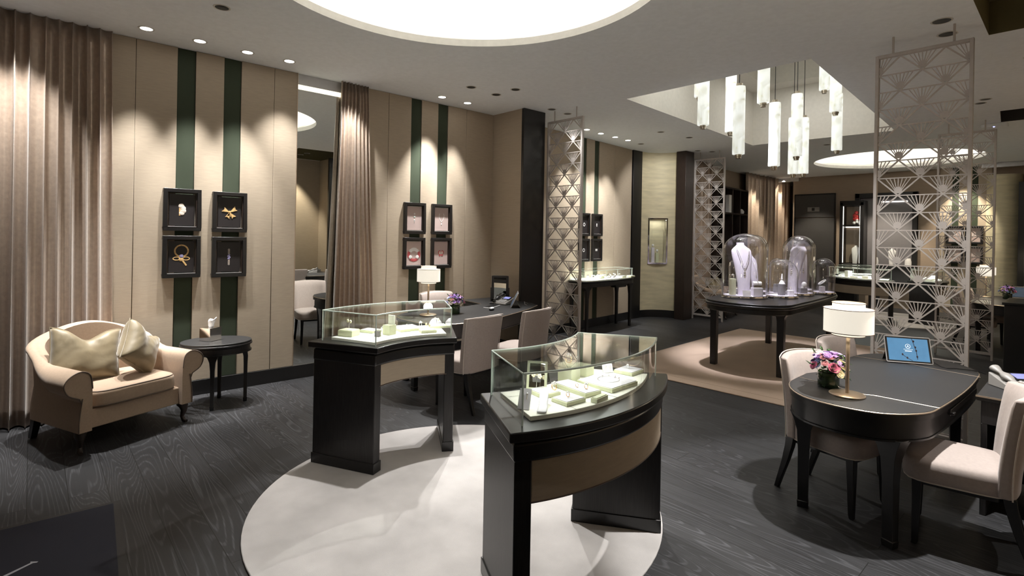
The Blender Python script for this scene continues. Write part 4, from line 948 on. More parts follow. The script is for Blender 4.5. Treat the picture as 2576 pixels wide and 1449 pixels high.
# ---------------------------------------------------------------- curved showcases
def showcase(label, loc, a0, a1, r0, r1, inner_apron=True, seams=2, lightw=1.3):
    """arc shaped counter; built round local origin (centre of the rug)"""
    t = thing('curved_showcase', label, 'showcase', loc, 0, 'curved glass showcases')
    d = R(3.2)
    ZB = .013
    for s, a in ((1, a0), (-1, a1)):
        b = MB(); m = RZ(a); y0, y1 = (0, .075) if s == 1 else (-.075, 0)
        b.box(r0, r1, y0, y1, ZB, .80, m); b.build('end_panel', 'blackwood', t, bevel=.006)
        b = MB(); b.box(r0 - .006, r1 + .006, y0 - .006, y1 + .006, ZB, .085, m); b.build('plinth', 'black', t, bevel=.003)
    MB().arc(r0 - .005, r1 + .005, a0 - .004, a1 + .004, .745, .825, 40).build('body_rail', 'black', t, bevel=.012, seg=3)
    MB().arc(r0 + .01, r1 - .01, a0 + .006, a1 - .006, .825, .836, 40).build('shadow_gap', 'hole', t)
    MB().arc(r0 - .03, r1 + .03, a0 - .025, a1 + .025, .836, .878, 40).build('counter_top', 'black', t, bevel=.006)
    e = R(4.6)
    MB().arc(r0 + .004, r0 + .016, a0 + e, a1 - e, .60, .745, 36).build('inner_fabric_apron', 'wall', t)
    MB().arc(r1 - .016, r1 - .004, a0 + e * .62, a1 - e * .62, .575, .745, 36).build('outer_fabric_apron', 'goldwall' if False else 'wall', t)
    MB().arc(r0 + .012, r1 - .012, a0 + e * .7, a1 - e * .7, .63, .66, 36).build('drawer_box', 'black', t)
    b = MB()
    for rr, zz, ee in ((r0 + .004, .60, e), (r1 - .004, .575, e * .62)):
        b.tube([(rr * math.cos(a0 + ee + (a1 - a0 - 2 * ee) * i / 30), rr * math.sin(a0 + ee + (a1 - a0 - 2 * ee) * i / 30), zz) for i in range(31)], .0035, 5)
    b.build('bronze_bead', 'bronze', t)
    # glass box
    g0, g1, ga0, ga1, gz0, gz1 = r0 + .012, r1 - .035, a0 + .035, a1 - .035, .878, 1.09
    sheet(g0 + .002, ga0, ga1, gz0, gz1).build('inner_glass', 'glass', t)
    sheet(g1 - .002, ga0, ga1, gz0, gz1).build('outer_glass', 'glass', t)
    MB().box(g0 + .005, g1 - .005, 0, .005, gz0, gz1, RZ(ga0)).build('end_glass', 'glass', t)
    MB().box(g0 + .005, g1 - .005, -.005, 0, gz0, gz1, RZ(ga1)).build('end_glass', 'glass', t)
    MB().arc(g0, g1, ga0, ga1, gz1, gz1 + .006, 36).build('top_glass', 'glass', t)
    b = MB()
    for rr in (g0, g1): b.tube([(rr * math.cos(ga0 + (ga1 - ga0) * i / 30), rr * math.sin(ga0 + (ga1 - ga0) * i / 30), gz1 + .003) for i in range(31)], .005, 6)
    for a in (ga0, ga1):
        b.tube([(rr * math.cos(a), rr * math.sin(a), gz1 + .003) for rr in (g0, g1)], .0042, 6)
        for rr in (g0 + .003, g1 - .003): b.tube([(rr * math.cos(a), rr * math.sin(a), z) for z in (gz0, gz1)], .0042, 6)
    b.build('glass_edges', 'edge', t)
    MB().arc(g0 + .035, g1 - .045, ga0 + .045, ga1 - .04, .878, .898, 36).build('display_pad', 'ivory', t, bevel=.002)
    b = MB()
    for i in range(1, seams + 2):
        a = ga0 + (ga1 - ga0) * i / (seams + 2); b.box(g0 + .035, g1 - .045, -.0012, .0012, .898, .8986, RZ(a))
    b.build('pad_seams', 'grey', t)
    # LED rails under the top glass, aimed at the pad
    for i in range(3):
        a = ga0 + (ga1 - ga0) * (i + .5) / 3
        light('case_led', 'AREA', (((g0 + g1) / 2) * math.cos(a), ((g0 + g1) / 2) * math.sin(a), gz1 - .006), lightw / 3, (.96, 1, .92), t, aim=(0, 0, -1), shape='RECTANGLE', size=.24, size_y=.02)
    return t
C1 = (-2.68, 2.05); C2 = (-2.68, 1.97)
showcase('curved black glass topped showcase on the left side of the round rug', (*C1, 0), R(150), R(207), .68, 1.20)
showcase('large curved black showcase in the foreground, bowed towards the camera', (*C2, 0), R(-25), R(35), .75, 1.24, seams=2)
showcase('far curved showcase with fabric front below the dark display window', (-2.98, 13.75, 0), R(212), R(284), .72, 1.24, lightw=6)
showcase('far curved showcase behind the big screen, right of its twin', (-3.27, 13.60, 0), R(-20), R(38), .72, 1.24, lightw=6)
showcase('far curved showcase at the back left of the distant rug', (-2.98, 13.78, 0), R(120), R(165), .72, 1.24, lightw=5)

PZ = .8992
def pad(loc, rz, w_, d, h, label, top='pad', side='padside', name='display_pad', cat='display pad'):
    t = thing(name, label, cat, (loc[0], loc[1], loc[2] if len(loc) > 2 else PZ), rz)
    MB().box(-w_ / 2, w_ / 2, -d / 2, d / 2, 0, h - .003).build('pad_body', side, t, bevel=.0015)
    MB().box(-w_ / 2 + .005, w_ / 2 - .005, -d / 2 + .005, d / 2 - .005, h - .003, h).build('pad_top', top, t)
    return t
def ring(loc, label, s=1, mt='gold', rz=0, grp=None):
    t = thing('ring', label, 'ring', loc, rz, grp)
    MB().tube([(.010 * s * math.cos(2 * PI * i / 20), 0, .010 * s + .010 * s * math.sin(2 * PI * i / 20)) for i in range(20)], .0015 * s, 6, True).build('band', mt, t)
    b = MB(); b.ball(.0055 * s, (0, 0, .023 * s), 6)
    for k in range(5): b.ball(.004 * s, (.006 * s * math.cos(k * 1.257), .006 * s * math.sin(k * 1.257), .021 * s), 5)
    b.build('stones', 'diamond', t); return t
def necklace(loc, rz, label, rx=.055, ry=.06):
    t = thing('necklace', label, 'necklace', loc, rz)
    pts = [(rx * math.cos(2 * PI * i / 30), ry * math.sin(2 * PI * i / 30), .002) for i in range(30)]
    MB().tube(pts, .0012, 5, True).build('chain', 'diamond', t)
    b = MB(); [b.ball(.0055, (pts[i][0], pts[i][1], .005), 6) for i in range(18, 30, 3)]; b.build('stones', 'diamond', t); return t
def flower_stand(loc, label, h=.07):
    t = thing('earring_stand', label, 'jewellery stand', loc)
    MB().cyl(.0012, 0, h, 6).tube([(-.02, 0, h), (.02, 0, h)], .0012, 5).build('wire', 'chrome', t)
    b = MB()
    for sx in (-1, 1):
        for k in range(5): b.ball(.006, (sx * .022 + .007 * math.cos(k * 1.257), 0, h + .007 * math.sin(k * 1.257)), 6)
    b.build('earrings', 'petalw', t); return t
# foreground case
pad((-1.69, 2.21), R(2), .22, .225, .022, 'large pale necklace pad in the middle of the foreground showcase')
necklace((-1.69, 2.22, .922), R(200), 'fine diamond station necklace laid on the large pad of the foreground showcase')
pad((-1.72, 2.005), R(-6), .235, .105, .022, 'long narrow bracelet pad beside the large pad of the foreground showcase')
ring((-1.70, 1.985, .922), 'gold flower jewel lying on the long narrow pad, left one', .9)
ring((-1.655, 2.00, .922), 'gold flower jewel lying on the long narrow pad, right one', 1.1)
pad((-1.625, 1.84), R(-2), .10, .125, .02, 'square ring pad at the front of the foreground showcase')
ring((-1.63, 1.84, .92), 'small gold ring on the square pad at the front of the foreground showcase')
pad((-1.775, 1.835), R(-8), .115, .11, .02, 'square earring pad beside the tilted mirror in the foreground showcase', 'white')
flower_stand((-1.795, 1.80, .92), 'white flower earrings on a wire stand beside the tilted mirror')
ring((-1.745, 1.87, .92), 'gold flower ring standing on the earring pad beside the tilted mirror', 1.5)
pad((-1.855, 2.10), R(10), .085, .085, .095, 'tall pale cube block at the back of the foreground showcase', 'padside')
ring((-1.86, 2.10, .994), 'large gold flower ring on top of the tall pale cube block', 2.0)
pad((-1.90, 2.26), R(10), .10, .085, .055, 'lower cream block right of the tall cube block', 'padside', name='display_block', cat='display block')
ring((-1.91, 2.22, .954), 'white flower ring on the lower cream block', 1.8, 'diamond')
pad((-1.545, 1.965), R(8), .035, .10, .022, 'small pale green block near the curved front glass', 'padside', name='display_block', cat='display block')
pad((-1.762, 2.50), R(5), .115, .13, .02, 'far square ring pad at the right end of the foreground showcase')
ring((-1.77, 2.50, .92), 'tiny diamond ring on the far square pad', .9, 'diamond')
t = thing('display_mirror', 'small tilted mirror in a cream frame inside the foreground showcase', 'mirror', (-1.845, 1.85, PZ), R(38)); 
mtl = RX(R(-16))
MB().box(-.05, .05, -.006, .006, 0, .012, mtl).box(-.05, .05, -.006, .006, .128, .14, mtl).box(-.05, -.038, -.006, .006, .012, .128, mtl).box(.038, .05, -.006, .006, .012, .128, mtl).build('frame', 'padside', t)
MB().box(-.038, .038, -.001, .003, .012, .128, mtl).build('mirror_glass', 'mirror', t)
MB().box(-.02, .02, .004, .008, .0, .07, RX(R(25)) @ T(0, .02, 0)).build('easel', 'grey', t)
t = thing('earring_card', 'leaning grey card holding two drop earrings at the near corner of the showcase', 'jewellery card', (-1.675, 1.60, PZ), R(35))
mtl = RX(R(-38)); MB().box(-.026, .026, -.003, .003, 0, .095, mtl).build('card', 'pad', t); MB().box(-.027, .027, .003, .006, 0, .096, mtl).build('card_back', 'padside', t)
b = MB(); [b.ball(.005, (sx * .010, -.005, .07), 6, m=mtl).tube([(sx * .010, -.005, .065), (sx * .010, -.005, .045)], .002, 5, m=mtl) for sx in (-1, 1)]; b.build('earrings', 'diamond', t)
t = thing('jewellery_ribbon_display', 'curled pale ribbon display lying next to the earring card', 'display ribbon', (-1.65, 1.70, PZ), R(40))
MB().surf(lambda u, v: (-.02 + .04 * u, -.10 + .17 * v, .006 + .035 * max(0, v - .45) ** 1.2 * 3), 4, 16).build('ribbon', 'pad', t, solid=.004)
b = MB(); [b.ball(.004, (0, .02 + .014 * i, .02 + .006 * i), 6) for i in range(3)]; b.build('stones', 'gold', t)
t = thing('earring_card', 'small leaning card with two earrings at the back of the foreground showcase', 'jewellery card', (-1.83, 2.40, PZ), R(60))
MB().box(-.03, .03, -.003, .003, 0, .05, RX(R(-25))).build('card', 'pad', t); b = MB(); [b.ball(.006, (sx * .012, -.006, .036), 6, m=RX(R(-25))) for sx in (-1, 1)]; b.build('earrings', 'diamond', t)
# left case
pad((-3.69, 1.74), R(30), .12, .10, .045, 'thick pale block at the near end of the left showcase', 'padside')
flower_stand((-3.69, 1.74, PZ + .045), 'white flower earrings on a wire stand above the thick pale block', .06)
pad((-3.73, 1.93), R(25), .12, .10, .02, 'small pale pad behind the thick block in the left showcase')
t = thing('ring_box', 'small open ring stand at the concave front of the left showcase', 'ring stand', (-3.53, 1.885, PZ), R(40)); MB().box(-.018, .018, -.01, .01, 0, .04).build('ring_block', 'grey', t); MB().box(-.018, .018, .012, .026, 0, .045).build('backing', 'padside', t)
t = thing('display_box', 'upright open pale box with raised lid in the middle of the left showcase', 'display box', (-3.56, 2.00, PZ), R(15))
MB().box(-.035, .035, -.035, .035, 0, .07).build('box_body', 'padside', t); MB().box(-.033, .033, .028, .034, .07, .14, T(0, -.01, 0)).build('lid', 'ivory', t)
ring((-3.66, 1.995, PZ), 'flower ring standing behind the open pale box in the left showcase', 1.6, 'diamond')
pad((-3.66, 2.21), R(-5), .19, .19, .02, 'large square necklace pad in the left showcase')
ring((-3.66, 2.21, PZ + .02), 'tiny jewel at the centre of the large pad in the left showcase', .8)
pad((-3.47, 2.28), R(-20), .10, .12, .02, 'front pale pad right of the large pad in the left showcase', 'padside')
flower_stand((-3.47, 2.28, PZ + .02), 'small wire jewel stand on the front pad of the left showcase', .035)
pad((-3.60, 2.46), R(-25), .11, .13, .02, 'far pale pad at the right end of the left showcase')
flower_stand((-3.60, 2.45, PZ + .02), 'flower earrings stand on the far pad of the left showcase', .045)
ring((-3.70, 2.36, PZ), 'white flower ring left of the far pad in the left showcase', 1.7, 'diamond')
t = thing('jewellery_cone', 'rounded pale display hump at the far right corner of the left showcase', 'display form', (-3.72, 2.52, PZ), 0); MB().lathe([(.055, 0), (.05, .02), (.03, .045), (.001, .055)], 20).build('hump', 'pad', t)
# far cases: white boxes and pads
k = 0
for cx, cy, a, r, w_, h in ((-2.98, 13.75, 222, .98, .14, .03), (-2.98, 13.75, 235, 1.02, .10, .13), (-2.98, 13.75, 246, 1.0, .18, .03), (-2.98, 13.75, 258, 1.02, .12, .05), (-3.27, 13.60, -10, 1.0, .16, .03), (-3.27, 13.60, 8, 1.0, .12, .08), (-3.27, 13.60, 24, 1.0, .16, .03)):
    pad((cx + r * math.cos(R(a)), cy + r * math.sin(R(a))), R(a), w_, w_, h, ['leftmost pale pad in the far front showcase', 'tall ivory box in the far front showcase', 'wide pad right of the tall box in the far showcase', 'rightmost pale pad in the far front showcase',
        'nearest pad in the far right showcase behind the screen', 'middle raised pad in the far right showcase', 'farthest pad in the far right showcase'][k], 'white', 'ivory'); k += 1

# ---------------------------------------------------------------- fretwork screens
def fret_mesh(W_, H_):
    b = MB(); cell = W_ / 2; rows = int(round(H_ / .1465)); rh = H_ / rows; bw, bt = .0115, .010
    def bar(x0, z0, x1, z1, w_=bw, th=bt, clip=True):
        if clip:
            def cl(x0, z0, x1, z1):
                if x0 > x1: x0, z0, x1, z1 = x1, z1, x0, z0
                if x1 <= 0 or x0 >= W_: return None
                if x0 < 0: z0 += (z1 - z0) * (0 - x0) / (x1 - x0); x0 = 0
                if x1 > W_: z1 = z0 + (z1 - z0) * (W_ - x0) / (x1 - x0); x1 = W_
                return x0, z0, x1, z1
            if abs(x1 - x0) > 1e-6:
                q = cl(x0, z0, x1, z1)
                if q is None: return
                x0, z0, x1, z1 = q
            elif x0 < 0 or x0 > W_: return
        L = math.hypot(x1 - x0, z1 - z0)
        if L < .004: return
        b.box(0, L, -th / 2, th / 2, -w_ / 2, w_ / 2, T(x0, 0, z0) @ RY(-math.atan2(z1 - z0, x1 - x0)))
    for r in range(rows):
        zt = H_ - r * rh; zb = zt - rh
        bar(0, zt, W_, zt, .009)
        off = -cell / 2 if r % 2 == 0 else 0
        # row 0 has suns centred at left edge, middle, right edge? alternate rows are shifted by half a cell
        for c in range(-1, 3):
            xl = off + c * cell; xr = xl + cell; xm = (xl + xr) / 2
            if xr < 0.01 or xl > W_ - .01: continue
            bar(xl, zt, xm, zb, .0115); bar(xm, zb, xr, zt, .0115)
            for k_ in range(1, 8):
                xx = xl + cell * (.10 + .80 * k_ / 8); bx = xm + (xx - xm) * .16; bar(bx, zb + rh * .20, xx, zt, .0068, .006)
            rr = .029; pts = []
            for i in range(16):
                a = 2 * PI * i / 16; px, pz = xm + rr * math.cos(a), zb + .046 + rr * math.sin(a)
                pts.append((min(max(px, 0), W_), pz))
            if -rr < xm < W_ + rr and (0 <= xm <= W_ or True):
                b.prism(pts, -.004, .004, RX(R(90)) @ Matrix.Identity(4)) if (0 < xm < W_) else b.prism(pts, -.004, .004, RX(R(90)))
    bar(0, 0, W_, 0, .009)
    return b
def make_screen(label, loc, rz):
    t = thing('fretwork_screen', label, 'room divider screen', loc, rz, 'fretwork screens')
    W_, Z0, Z1, fw = .66, .02, 3.285, .026
    fret_mesh(W_ - 2 * fw, Z1 - Z0 - .09 - fw).build('fretwork', 'champ', t, loc=(-W_ / 2 + fw, 0, Z0 + .09), smooth=False)
    MB().box(-W_ / 2, -W_ / 2 + fw, -.018, .018, 0, Z1).box(W_ / 2 - fw, W_ / 2, -.018, .018, 0, Z1).box(-W_ / 2 + fw, W_ / 2 - fw, -.018, .018, Z1 - fw, Z1).box(-W_ / 2 + fw, W_ / 2 - fw, -.018, .018, .075, .10).build('frame', 'champ', t, bevel=.003)
    for x in (-.205, .205): MB().cyl(.009, Z1, CEIL, 12, T(x, 0, 0)).build('hanging_rod', 'champ', t)
    return t
scr = make_screen('tall champagne fretwork screen left of centre, in front of the dark framed pictures', (-5.005, 5.495, 0), 0)
dup(scr, (-1.005, 5.50, 0), 0, 'largest nearest champagne fretwork screen, at the right behind the tablet')
dup(scr, (-5.32, 10.2, 0), 0, 'far left fretwork screen beside the dark brown pillar and settee')
dup(scr, (-1.31, 10.1, 0), 0, 'far right fretwork screen seen just beyond the nearest one')

# ---------------------------------------------------------------- pendants
def make_pendant(label, loc, top=4.4):
    t = thing('pendant_light', label, 'pendant light', loc, 0, 'alabaster tube pendants')
    MB().lathe([(.045, .002), (.067, .006), (.068, .03), (.066, .4), (.068, .77), (.064, .80), (.03, .803)], 32).build('alabaster_tube', 'alab', t)
    MB().cyl(.038, -.022, .003, 24).cyl(.030, -.045, -.022, 24).build('bottom_cap', 'nickel', t)
    MB().cyl(.036, .80, .835, 24).build('top_cap', 'nickel', t)
    MB().cyl(.0045, .83, (4.93 if (-3.75 < loc[0] < -2.3 and loc[1] > 6.0) else 4.40) - loc[2], 8).build('cord', 'hole', t)
    return t
PEN = [(-3.65, 6.68, 3.54, 'leftmost pendant, mostly hidden by the ceiling edge'), (-3.24, 6.03, 3.0, 'front left pendant hanging by the recess corner'), (-3.24, 6.74, 3.02, 'pendant just behind the long near one'),
       (-2.85, 6.14, 2.62, 'long near pendant left of centre'), (-2.66, 6.35, 3.23, 'high pendant cut by the recess edge'), (-2.75, 6.91, 2.55, 'lowest lone pendant in the middle of the cluster'),
       (-2.61, 7.25, 2.70, 'front pendant of the overlapping trio on the right'), (-2.91, 7.97, 2.56, 'left rear pendant of the overlapping trio, hanging lowest'), (-2.85, 8.18, 2.58, 'right rear pendant of the overlapping trio'),
       (-2.67, 8.42, 3.79, 'short looking one high up at right'), (-2.24, 7.48, 3.25, 'upper right pendant above its twin'), (-2.49, 8.39, 2.90, 'lower right pendant below its twin')]
for i, (x, y, z, lb) in enumerate(PEN): make_pendant('glowing white alabaster tube, ' + lb, (x, y, z + .03))

# ---------------------------------------------------------------- dome table and domes
t = thing('display_table', 'black rounded table on the rectangular rug carrying the glass domes', 'table', (-3.02, 7.72, 0), R(3.5))
tp = rrect(1.02, 2.35, .16, 6, bowx=.02, bowy=.22)
TZ = .885
MB().prism(tp, TZ - .022, TZ).build('table_top', 'black', t, bevel=.006)
MB().prism(offset_poly(tp, .018), TZ - .062, TZ - .022).build('moulding', 'black', t, bevel=.014, seg=4)
MB().prism(offset_poly(tp, -.01), TZ - .125, TZ - .062).build('apron', 'black', t, bevel=.006)
for lx, ly in ((-.42, -1.02), (.42, -1.08), (-.42, 1.02), (.42, 1.08)):
    MB().loft([(lx, ly, .0146, .075, .075, 0), (lx, ly, .68, .08, .08, 0), (lx, ly, .735, .095, .09, 0), (lx, ly, .77, .14, .11, 0)]).build('leg', 'black', t, bevel=.004)
def dome(label, loc, rz, a, b_, h, grp='glass display domes'):
    t = thing('glass_dome', label, 'glass dome', loc, rz, grp)
    sc = Matrix.Diagonal((a, b_, 1, 1))
    MB().lathe([(1.03, 0), (1.05, .006), (1.05, .028), (1.03, .034)], 56, sc).build('base', 'chrome', t)
    MB().lathe([(.96, .034), (.96, .037)], 48, sc).build('base_pad', 'lav', t)
    hr = min(.23, a * .95); pr = [(1.0, .036), (1.0, h - hr)] + [(math.cos(R(q)), h - hr + hr * math.sin(R(q))) for q in range(8, 90, 8)] + [(.001, h)]
    MB().lathe(pr, 56, sc, cap=False).build('bell_glass', 'domeglass', t, ang=80)
    b = MB(); b.tube([(a * math.cos(2 * PI * i / 48), b_ * math.sin(2 * PI * i / 48), .038) for i in range(48)], .005, 6, True); b.build('glass_rim', 'domeglass', t)
    return t
VW = R(47.85)
BZ = TZ + .0005; IZ = BZ + .0375
DM = [('large wide glass dome at the near left end of the dome table', -3.13, 7.00, .285, .20, .85),
      ('small dome half hidden behind the near left large dome', -3.37, 7.30, .115, .115, .50),
      ('large glass dome standing behind the near left one', -3.33, 7.72, .19, .19, .84),
      ('small front glass dome in the middle of the table', -2.83, 7.44, .20, .16, .52),
      ('small glass dome behind the middle front one', -3.01, 7.74, .10, .10, .52),
      ('large glass dome right of the middle, nearer one', -2.84, 8.03, .205, .18, .84),
      ('large glass dome right of the middle, rear one', -3.03, 8.66, .20, .20, .84),
      ('small glass dome at the far right end of the table', -2.66, 8.50, .15, .14, .52)]
for lb, x, y, a, b_, h in DM: dome(lb, (x, y, BZ), VW, a, b_, h)
bust('necklace_bust', 'tall lavender bust glowing in the near left large dome', (-3.165, 7.01, IZ), VW, 1.34)
bust('necklace_bust', 'tall lavender bust seen side-on in the large dome right of the middle', (-2.88, 8.03, IZ), VW - R(75), 1.34)
bust('necklace_bust', 'lavender bust in the rear large dome right of the middle', (-3.03, 8.66, IZ), VW + R(10), 1.3)
bust('necklace_bust', 'lavender bust in the large dome behind the near left one', (-3.33, 7.72, IZ), VW + R(30), 1.0)
def VO(x, y, dx, dy): return (x + dx * math.cos(VW) - dy * math.sin(VW), y + dx * math.sin(VW) + dy * math.cos(VW))
x, y = VO(-3.13, 7.0, .13, -.07); t = pad((x, y, IZ), VW, .125, .09, .105, 'white box pedestal right of the bust in the near left dome', 'pad', 'pad', name='display_block', cat='display block')
t = thing('bracelet', 'white bracelet roll on the box pedestal in the near left dome', 'bracelet', (x, y, IZ + .105), VW)
MB().cyl(.028, -.055, .055, 20, T(0, 0, .055) @ RY(R(90))).build('roll', 'white', t, bevel=.008); MB().box(-.05, .05, -.02, .02, 0, .03).build('stand', 'chrome', t)
b = MB(); [b.ball(.007, (0, -.028 * math.cos(q * .5), .055 + .028 * math.sin(q * .5)), 6) for q in range(-1, 5)]; b.build('jewel', 'diamond', t)
x, y = VO(-3.13, 7.0, -.165, -.01); pad((x, y, IZ), VW, .065, .065, .215, 'tall olive block left of the bust in the near left dome', 'padside', 'padside', name='display_block', cat='display block')
ring((x, y, IZ + .215), 'diamond cluster ring on the tall olive block', 2.2, 'diamond', VW)
x, y = VO(-3.13, 7.0, -.03, -.14); t = thing('price_card', 'small white folded card in front of the bust in the near left dome', 'card', (x, y, IZ), VW)
MB().box(-.052, .052, -.002, .002, 0, .075, RX(R(-18))).build('card', 'white', t)
x, y = VO(-2.83, 7.44, .0, 0); t = thing('display_pillar', 'grey round pillar in the small front dome', 'display pillar', (x, y, IZ), VW); MB().cyl(.048, 0, .15, 28).build('pillar', 'grey', t, bevel=.003)
t = thing('ring_cone', 'white hand shaped ring cone on the grey round pillar', 'ring cone', (x, y, IZ + .15), VW); MB().lathe([(.038, 0), (.03, .02), (.014, .05), (.010, .10), (.006, .13), (.001, .137)], 16).build('cone', 'white', t); MB().tube([(.013 * math.cos(q * .4), .013 * math.sin(q * .4), .06) for q in range(16)], .004, 6, True).build('ring', 'diamond', t)
x, y = VO(-2.83, 7.44, .10, -.03); pad((x, y, IZ), VW, .07, .07, .07, 'small white cube beside the grey pillar in the small front dome', 'white', 'pad', name='display_block', cat='display block'); ring((x, y, IZ + .07), 'gem ring on the small white cube in the front dome', 1.6, 'diamond', VW)
x, y = VO(-2.84, 8.03, .02, -.09); pad((x, y, IZ), VW, .095, .08, .07, 'grey cube at the foot of the side facing bust', 'grey', 'grey', name='display_block', cat='display block'); 
t = thing('ring_cone', 'white rounded watch form on the grey cube beside the side facing bust', 'display form', (x, y, IZ + .07), VW); MB().ball(.035, (.02, 0, .045), 10, sz=1.2).cyl(.02, 0, .02, 12).build('form', 'white', t)
x, y = VO(-2.66, 8.50, -.02, 0); pad((x, y, IZ), VW, .06, .06, .08, 'small white cube in the far right small dome', 'white', 'pad', name='display_block', cat='display block')
t = thing('watch', 'white watch on a tilted stand in the far right small dome', 'watch', VO(x, y, .0, 0) + (IZ + .08,), VW); MB().tube([(.045 * math.cos(2 * PI * i / 20), .03 * math.sin(2 * PI * i / 20), .055 + .03 * math.cos(2 * PI * i / 20)) for i in range(20)], .010, 8, True).build('strap', 'white', t); MB().lathe([(.018, 0), (.018, .008), (.001, .009)], 16, T(.03, -.015, .075) @ RY(R(40))).build('case', 'diamond', t)
x, y = -3.37, 7.30; pad((x, y, IZ), VW, .06, .06, .05, 'small cube inside the small dome behind the near left large dome', 'white', 'pad', name='display_block', cat='display block')
x, y = -3.01, 7.74; pad((x, y, IZ), VW, .07, .07, .12, 'cube inside the small dome behind the middle front one', 'grey', 'grey', name='display_block', cat='display block')

# ---------------------------------------------------------------- console showcase in the middle bay
t = thing('console_showcase', 'slim black legged console with a glass top box under the dark framed pictures', 'showcase', (-5.98, 7.62, 0), R(5))
ct = rrect(.44, 1.62, .14, 6, bowx=.05)
MB().prism(ct, .875, .90).build('table_top', 'black', t, bevel=.005)
MB().prism(offset_poly(ct, -.012), .80, .87).build('apron', 'black', t, bevel=.006)
MB().prism(offset_poly(ct, -.05), .90, .915).build('display_pad', 'ivory', t)
g = offset_poly(ct, -.025); b = MB(); n = len(g)
b.add([(x, y, .90) for x, y in g] + [(x, y, 1.075) for x, y in g], [(i, (i + 1) % n, n + (i + 1) % n, n + i) for i in range(n)]); b.build('glass_walls', 'glass', t)
MB().prism(g, 1.075, 1.081).build('glass_lid', 'glass', t)
b = MB(); b.tube([(x, y, 1.078) for x, y in g], .004, 6, True)
for sx, sy in ((1, -1), (1, 1), (-1, 1), (-1, -1)): b.tube([(sx * .15, sy * .76, .90), (sx * .15, sy * .76, 1.078)], .004, 6)
b.tube([(.22, -.2, .9), (.22, -.2, 1.078)], .004, 6); b.build('glass_edges', 'edge', t)
for lx, ly in ((.16, -.70), (.16, .70), (-.14, -.72), (-.14, .72)):
    MB().loft([(lx, ly, 0, .04, .05, 0), (lx, ly, .6, .045, .06, 0), (lx, ly, .74, .055, .10, 0), (lx, ly, .80, .07, .22, 0)]).build('leg', 'black', t, bevel=.003)
MB().prism([(-.2, .80), (.22, .80), (.17, .745), (-.15, .745)], -.02, .10, T(.1, .32, 0) @ RZ(R(90)) @ RX(R(90))).build('hanging_drawer', 'black', t, bevel=.004)
for i in range(3): light('case_led', 'AREA', (.0, -.5 + .5 * i, 1.07), 1.6, (.96, 1, .92), t, aim=(0, 0, -1), shape='RECTANGLE', size=.02, size_y=.4)
for i in range(7):
    y_ = 7.10 + .17 * i; x_ = -5.93 - (y_ - 7.6) * .095
    w_ = thing('watch', ['first', 'second', 'third', 'fourth', 'fifth', 'sixth', 'seventh'][i] + ' curled silver watch from the left in the console showcase', 'watch', (x_, y_, .916), R(60 + 25 * i), 'watches in the console')
    MB().tube([(0, .038 * math.cos(2 * PI * q / 20), .036 + .034 * math.sin(2 * PI * q / 20)) for q in range(18)], .009, 6, m=Matrix.Diagonal((1.4, 1, 1, 1))).build('strap', 'white' if i < 3 else 'chrome', w_)
    MB().lathe([(.020, 0), (.020, .009), (.001, .010)], 16, T(0, 0, .072)).build('case', 'chrome', w_)
q = (-5.86, 8.05); 
for i, (dx, dy, h) in enumerate(((0, 0, .03), (.0, .27, .03), (-.08, -.55, .05))):
    pad((q[0] + dx, q[1] + dy, .916), R(5), .10, .14, h, ['flat cream pad at the middle of the console showcase', 'flat cream pad at the right end of the console showcase', 'pale block at the left of the console showcase'][i], 'white', 'padside')

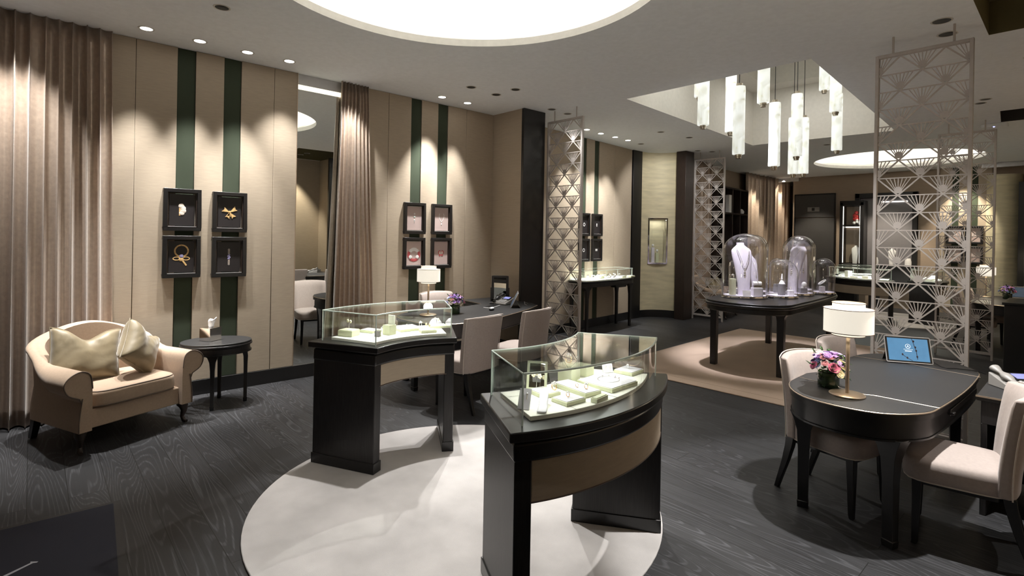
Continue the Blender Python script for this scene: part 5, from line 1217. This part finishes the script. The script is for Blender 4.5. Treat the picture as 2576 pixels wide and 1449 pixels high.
# ---------------------------------------------------------------- gold niche vitrine
am = R(136); c = gpt(am, GR - .004); nz = am - R(90)
t = thing('niche_vitrine', 'mirror framed niche set into the gold curved wall', 'display niche', (c[0], c[1], NZ0), nz)
Wn, Hn = .205, NZ1 - NZ0
MB().box(-Wn, -Wn + .03, -.05, .05, 0, Hn).box(Wn - .03, Wn, -.05, .05, 0, Hn).box(-Wn + .03, Wn - .03, -.05, .05, Hn - .03, Hn).box(-Wn + .03, Wn - .03, -.05, .05, 0, .03).build('mirrored_frame', 'chrome', t, bevel=.004)
MB().box(-Wn, -Wn + .01, .05, .26, 0, Hn).box(Wn - .01, Wn, .05, .26, 0, Hn).box(-Wn, Wn, .05, .26, Hn - .01, Hn).box(-Wn, Wn, .05, .26, 0, .02).build('lining', 'chrome', t)
MB().box(-Wn, Wn, .25, .26, 0, Hn).build('back_panel', 'goldwall', t)
MB().box(-Wn + .03, Wn - .03, -.03, -.026, .03, Hn - .03).build('glass_pane', 'glass', t)
light('niche_led', 'AREA', (0, .14, Hn - .04), .8, (1, .97, .9), t, aim=(0, 0, -1), shape='RECTANGLE', size=.3, size_y=.06)
def nn(dx, dy): return (c[0] + dx * math.cos(nz) - dy * math.sin(nz), c[1] + dx * math.sin(nz) + dy * math.cos(nz))
for dx, h, mt, lb in ((-.06, .32, 'lav', 'left tall pedestal in the gold wall niche'), (.03, .21, 'padside', 'right shorter pedestal in the gold wall niche')):
    x, y = nn(dx, .12); pad((x, y, NZ0 + .021), nz, .06, .06, h, lb, mt, mt, name='display_block', cat='display block')
    t = thing('watch', 'round white watch on the ' + lb, 'watch', (x, y, NZ0 + .021 + h), nz); MB().ball(.026, (0, 0, .045), 10, sy=.5).build('dial', 'white', t); MB().cyl(.006, 0, .03, 8).build('stand', 'chrome', t)

# ---------------------------------------------------------------- dark shelving in the far bay
p0 = w3(12.0); t = thing('shelving_unit', 'dark brown open shelving unit against the far left wall behind the screen', 'shelves', (p0[0] + .02, 12.0, 0), R(90) + math.atan(.06))
b = MB()
for x in (0, .86, 1.34, 1.84): b.box(x, x + .04, -.30, 0, .0, 2.93)
for z in (0, .6, 1.25, 2.27, 2.89): b.box(.04, 1.84, -.30, 0, z, z + .04)
b.build('carcass', 'darkbrown', t, bevel=.004); MB().box(0.02, 1.86, -.02, 0, 0, 2.9).build('back_panel', 'darkbrown', t)
tag(MB().box(-.05, .05, -.1, .1, 0, .44).build('packaging_box', 'white', loc=(-6.17, 12.85, 2.312), bevel=.01), 'tall pale box on the dark shelf just right of the far screen', 'box')
tag(MB().lathe([(.07, 0), (.08, .05), (.05, .10), (.02, .12)], 16).build('jewellery_form', 'white', loc=(-6.17, 13.5, 2.312)), 'small white object alone on the right of the dark shelf', 'ornament')
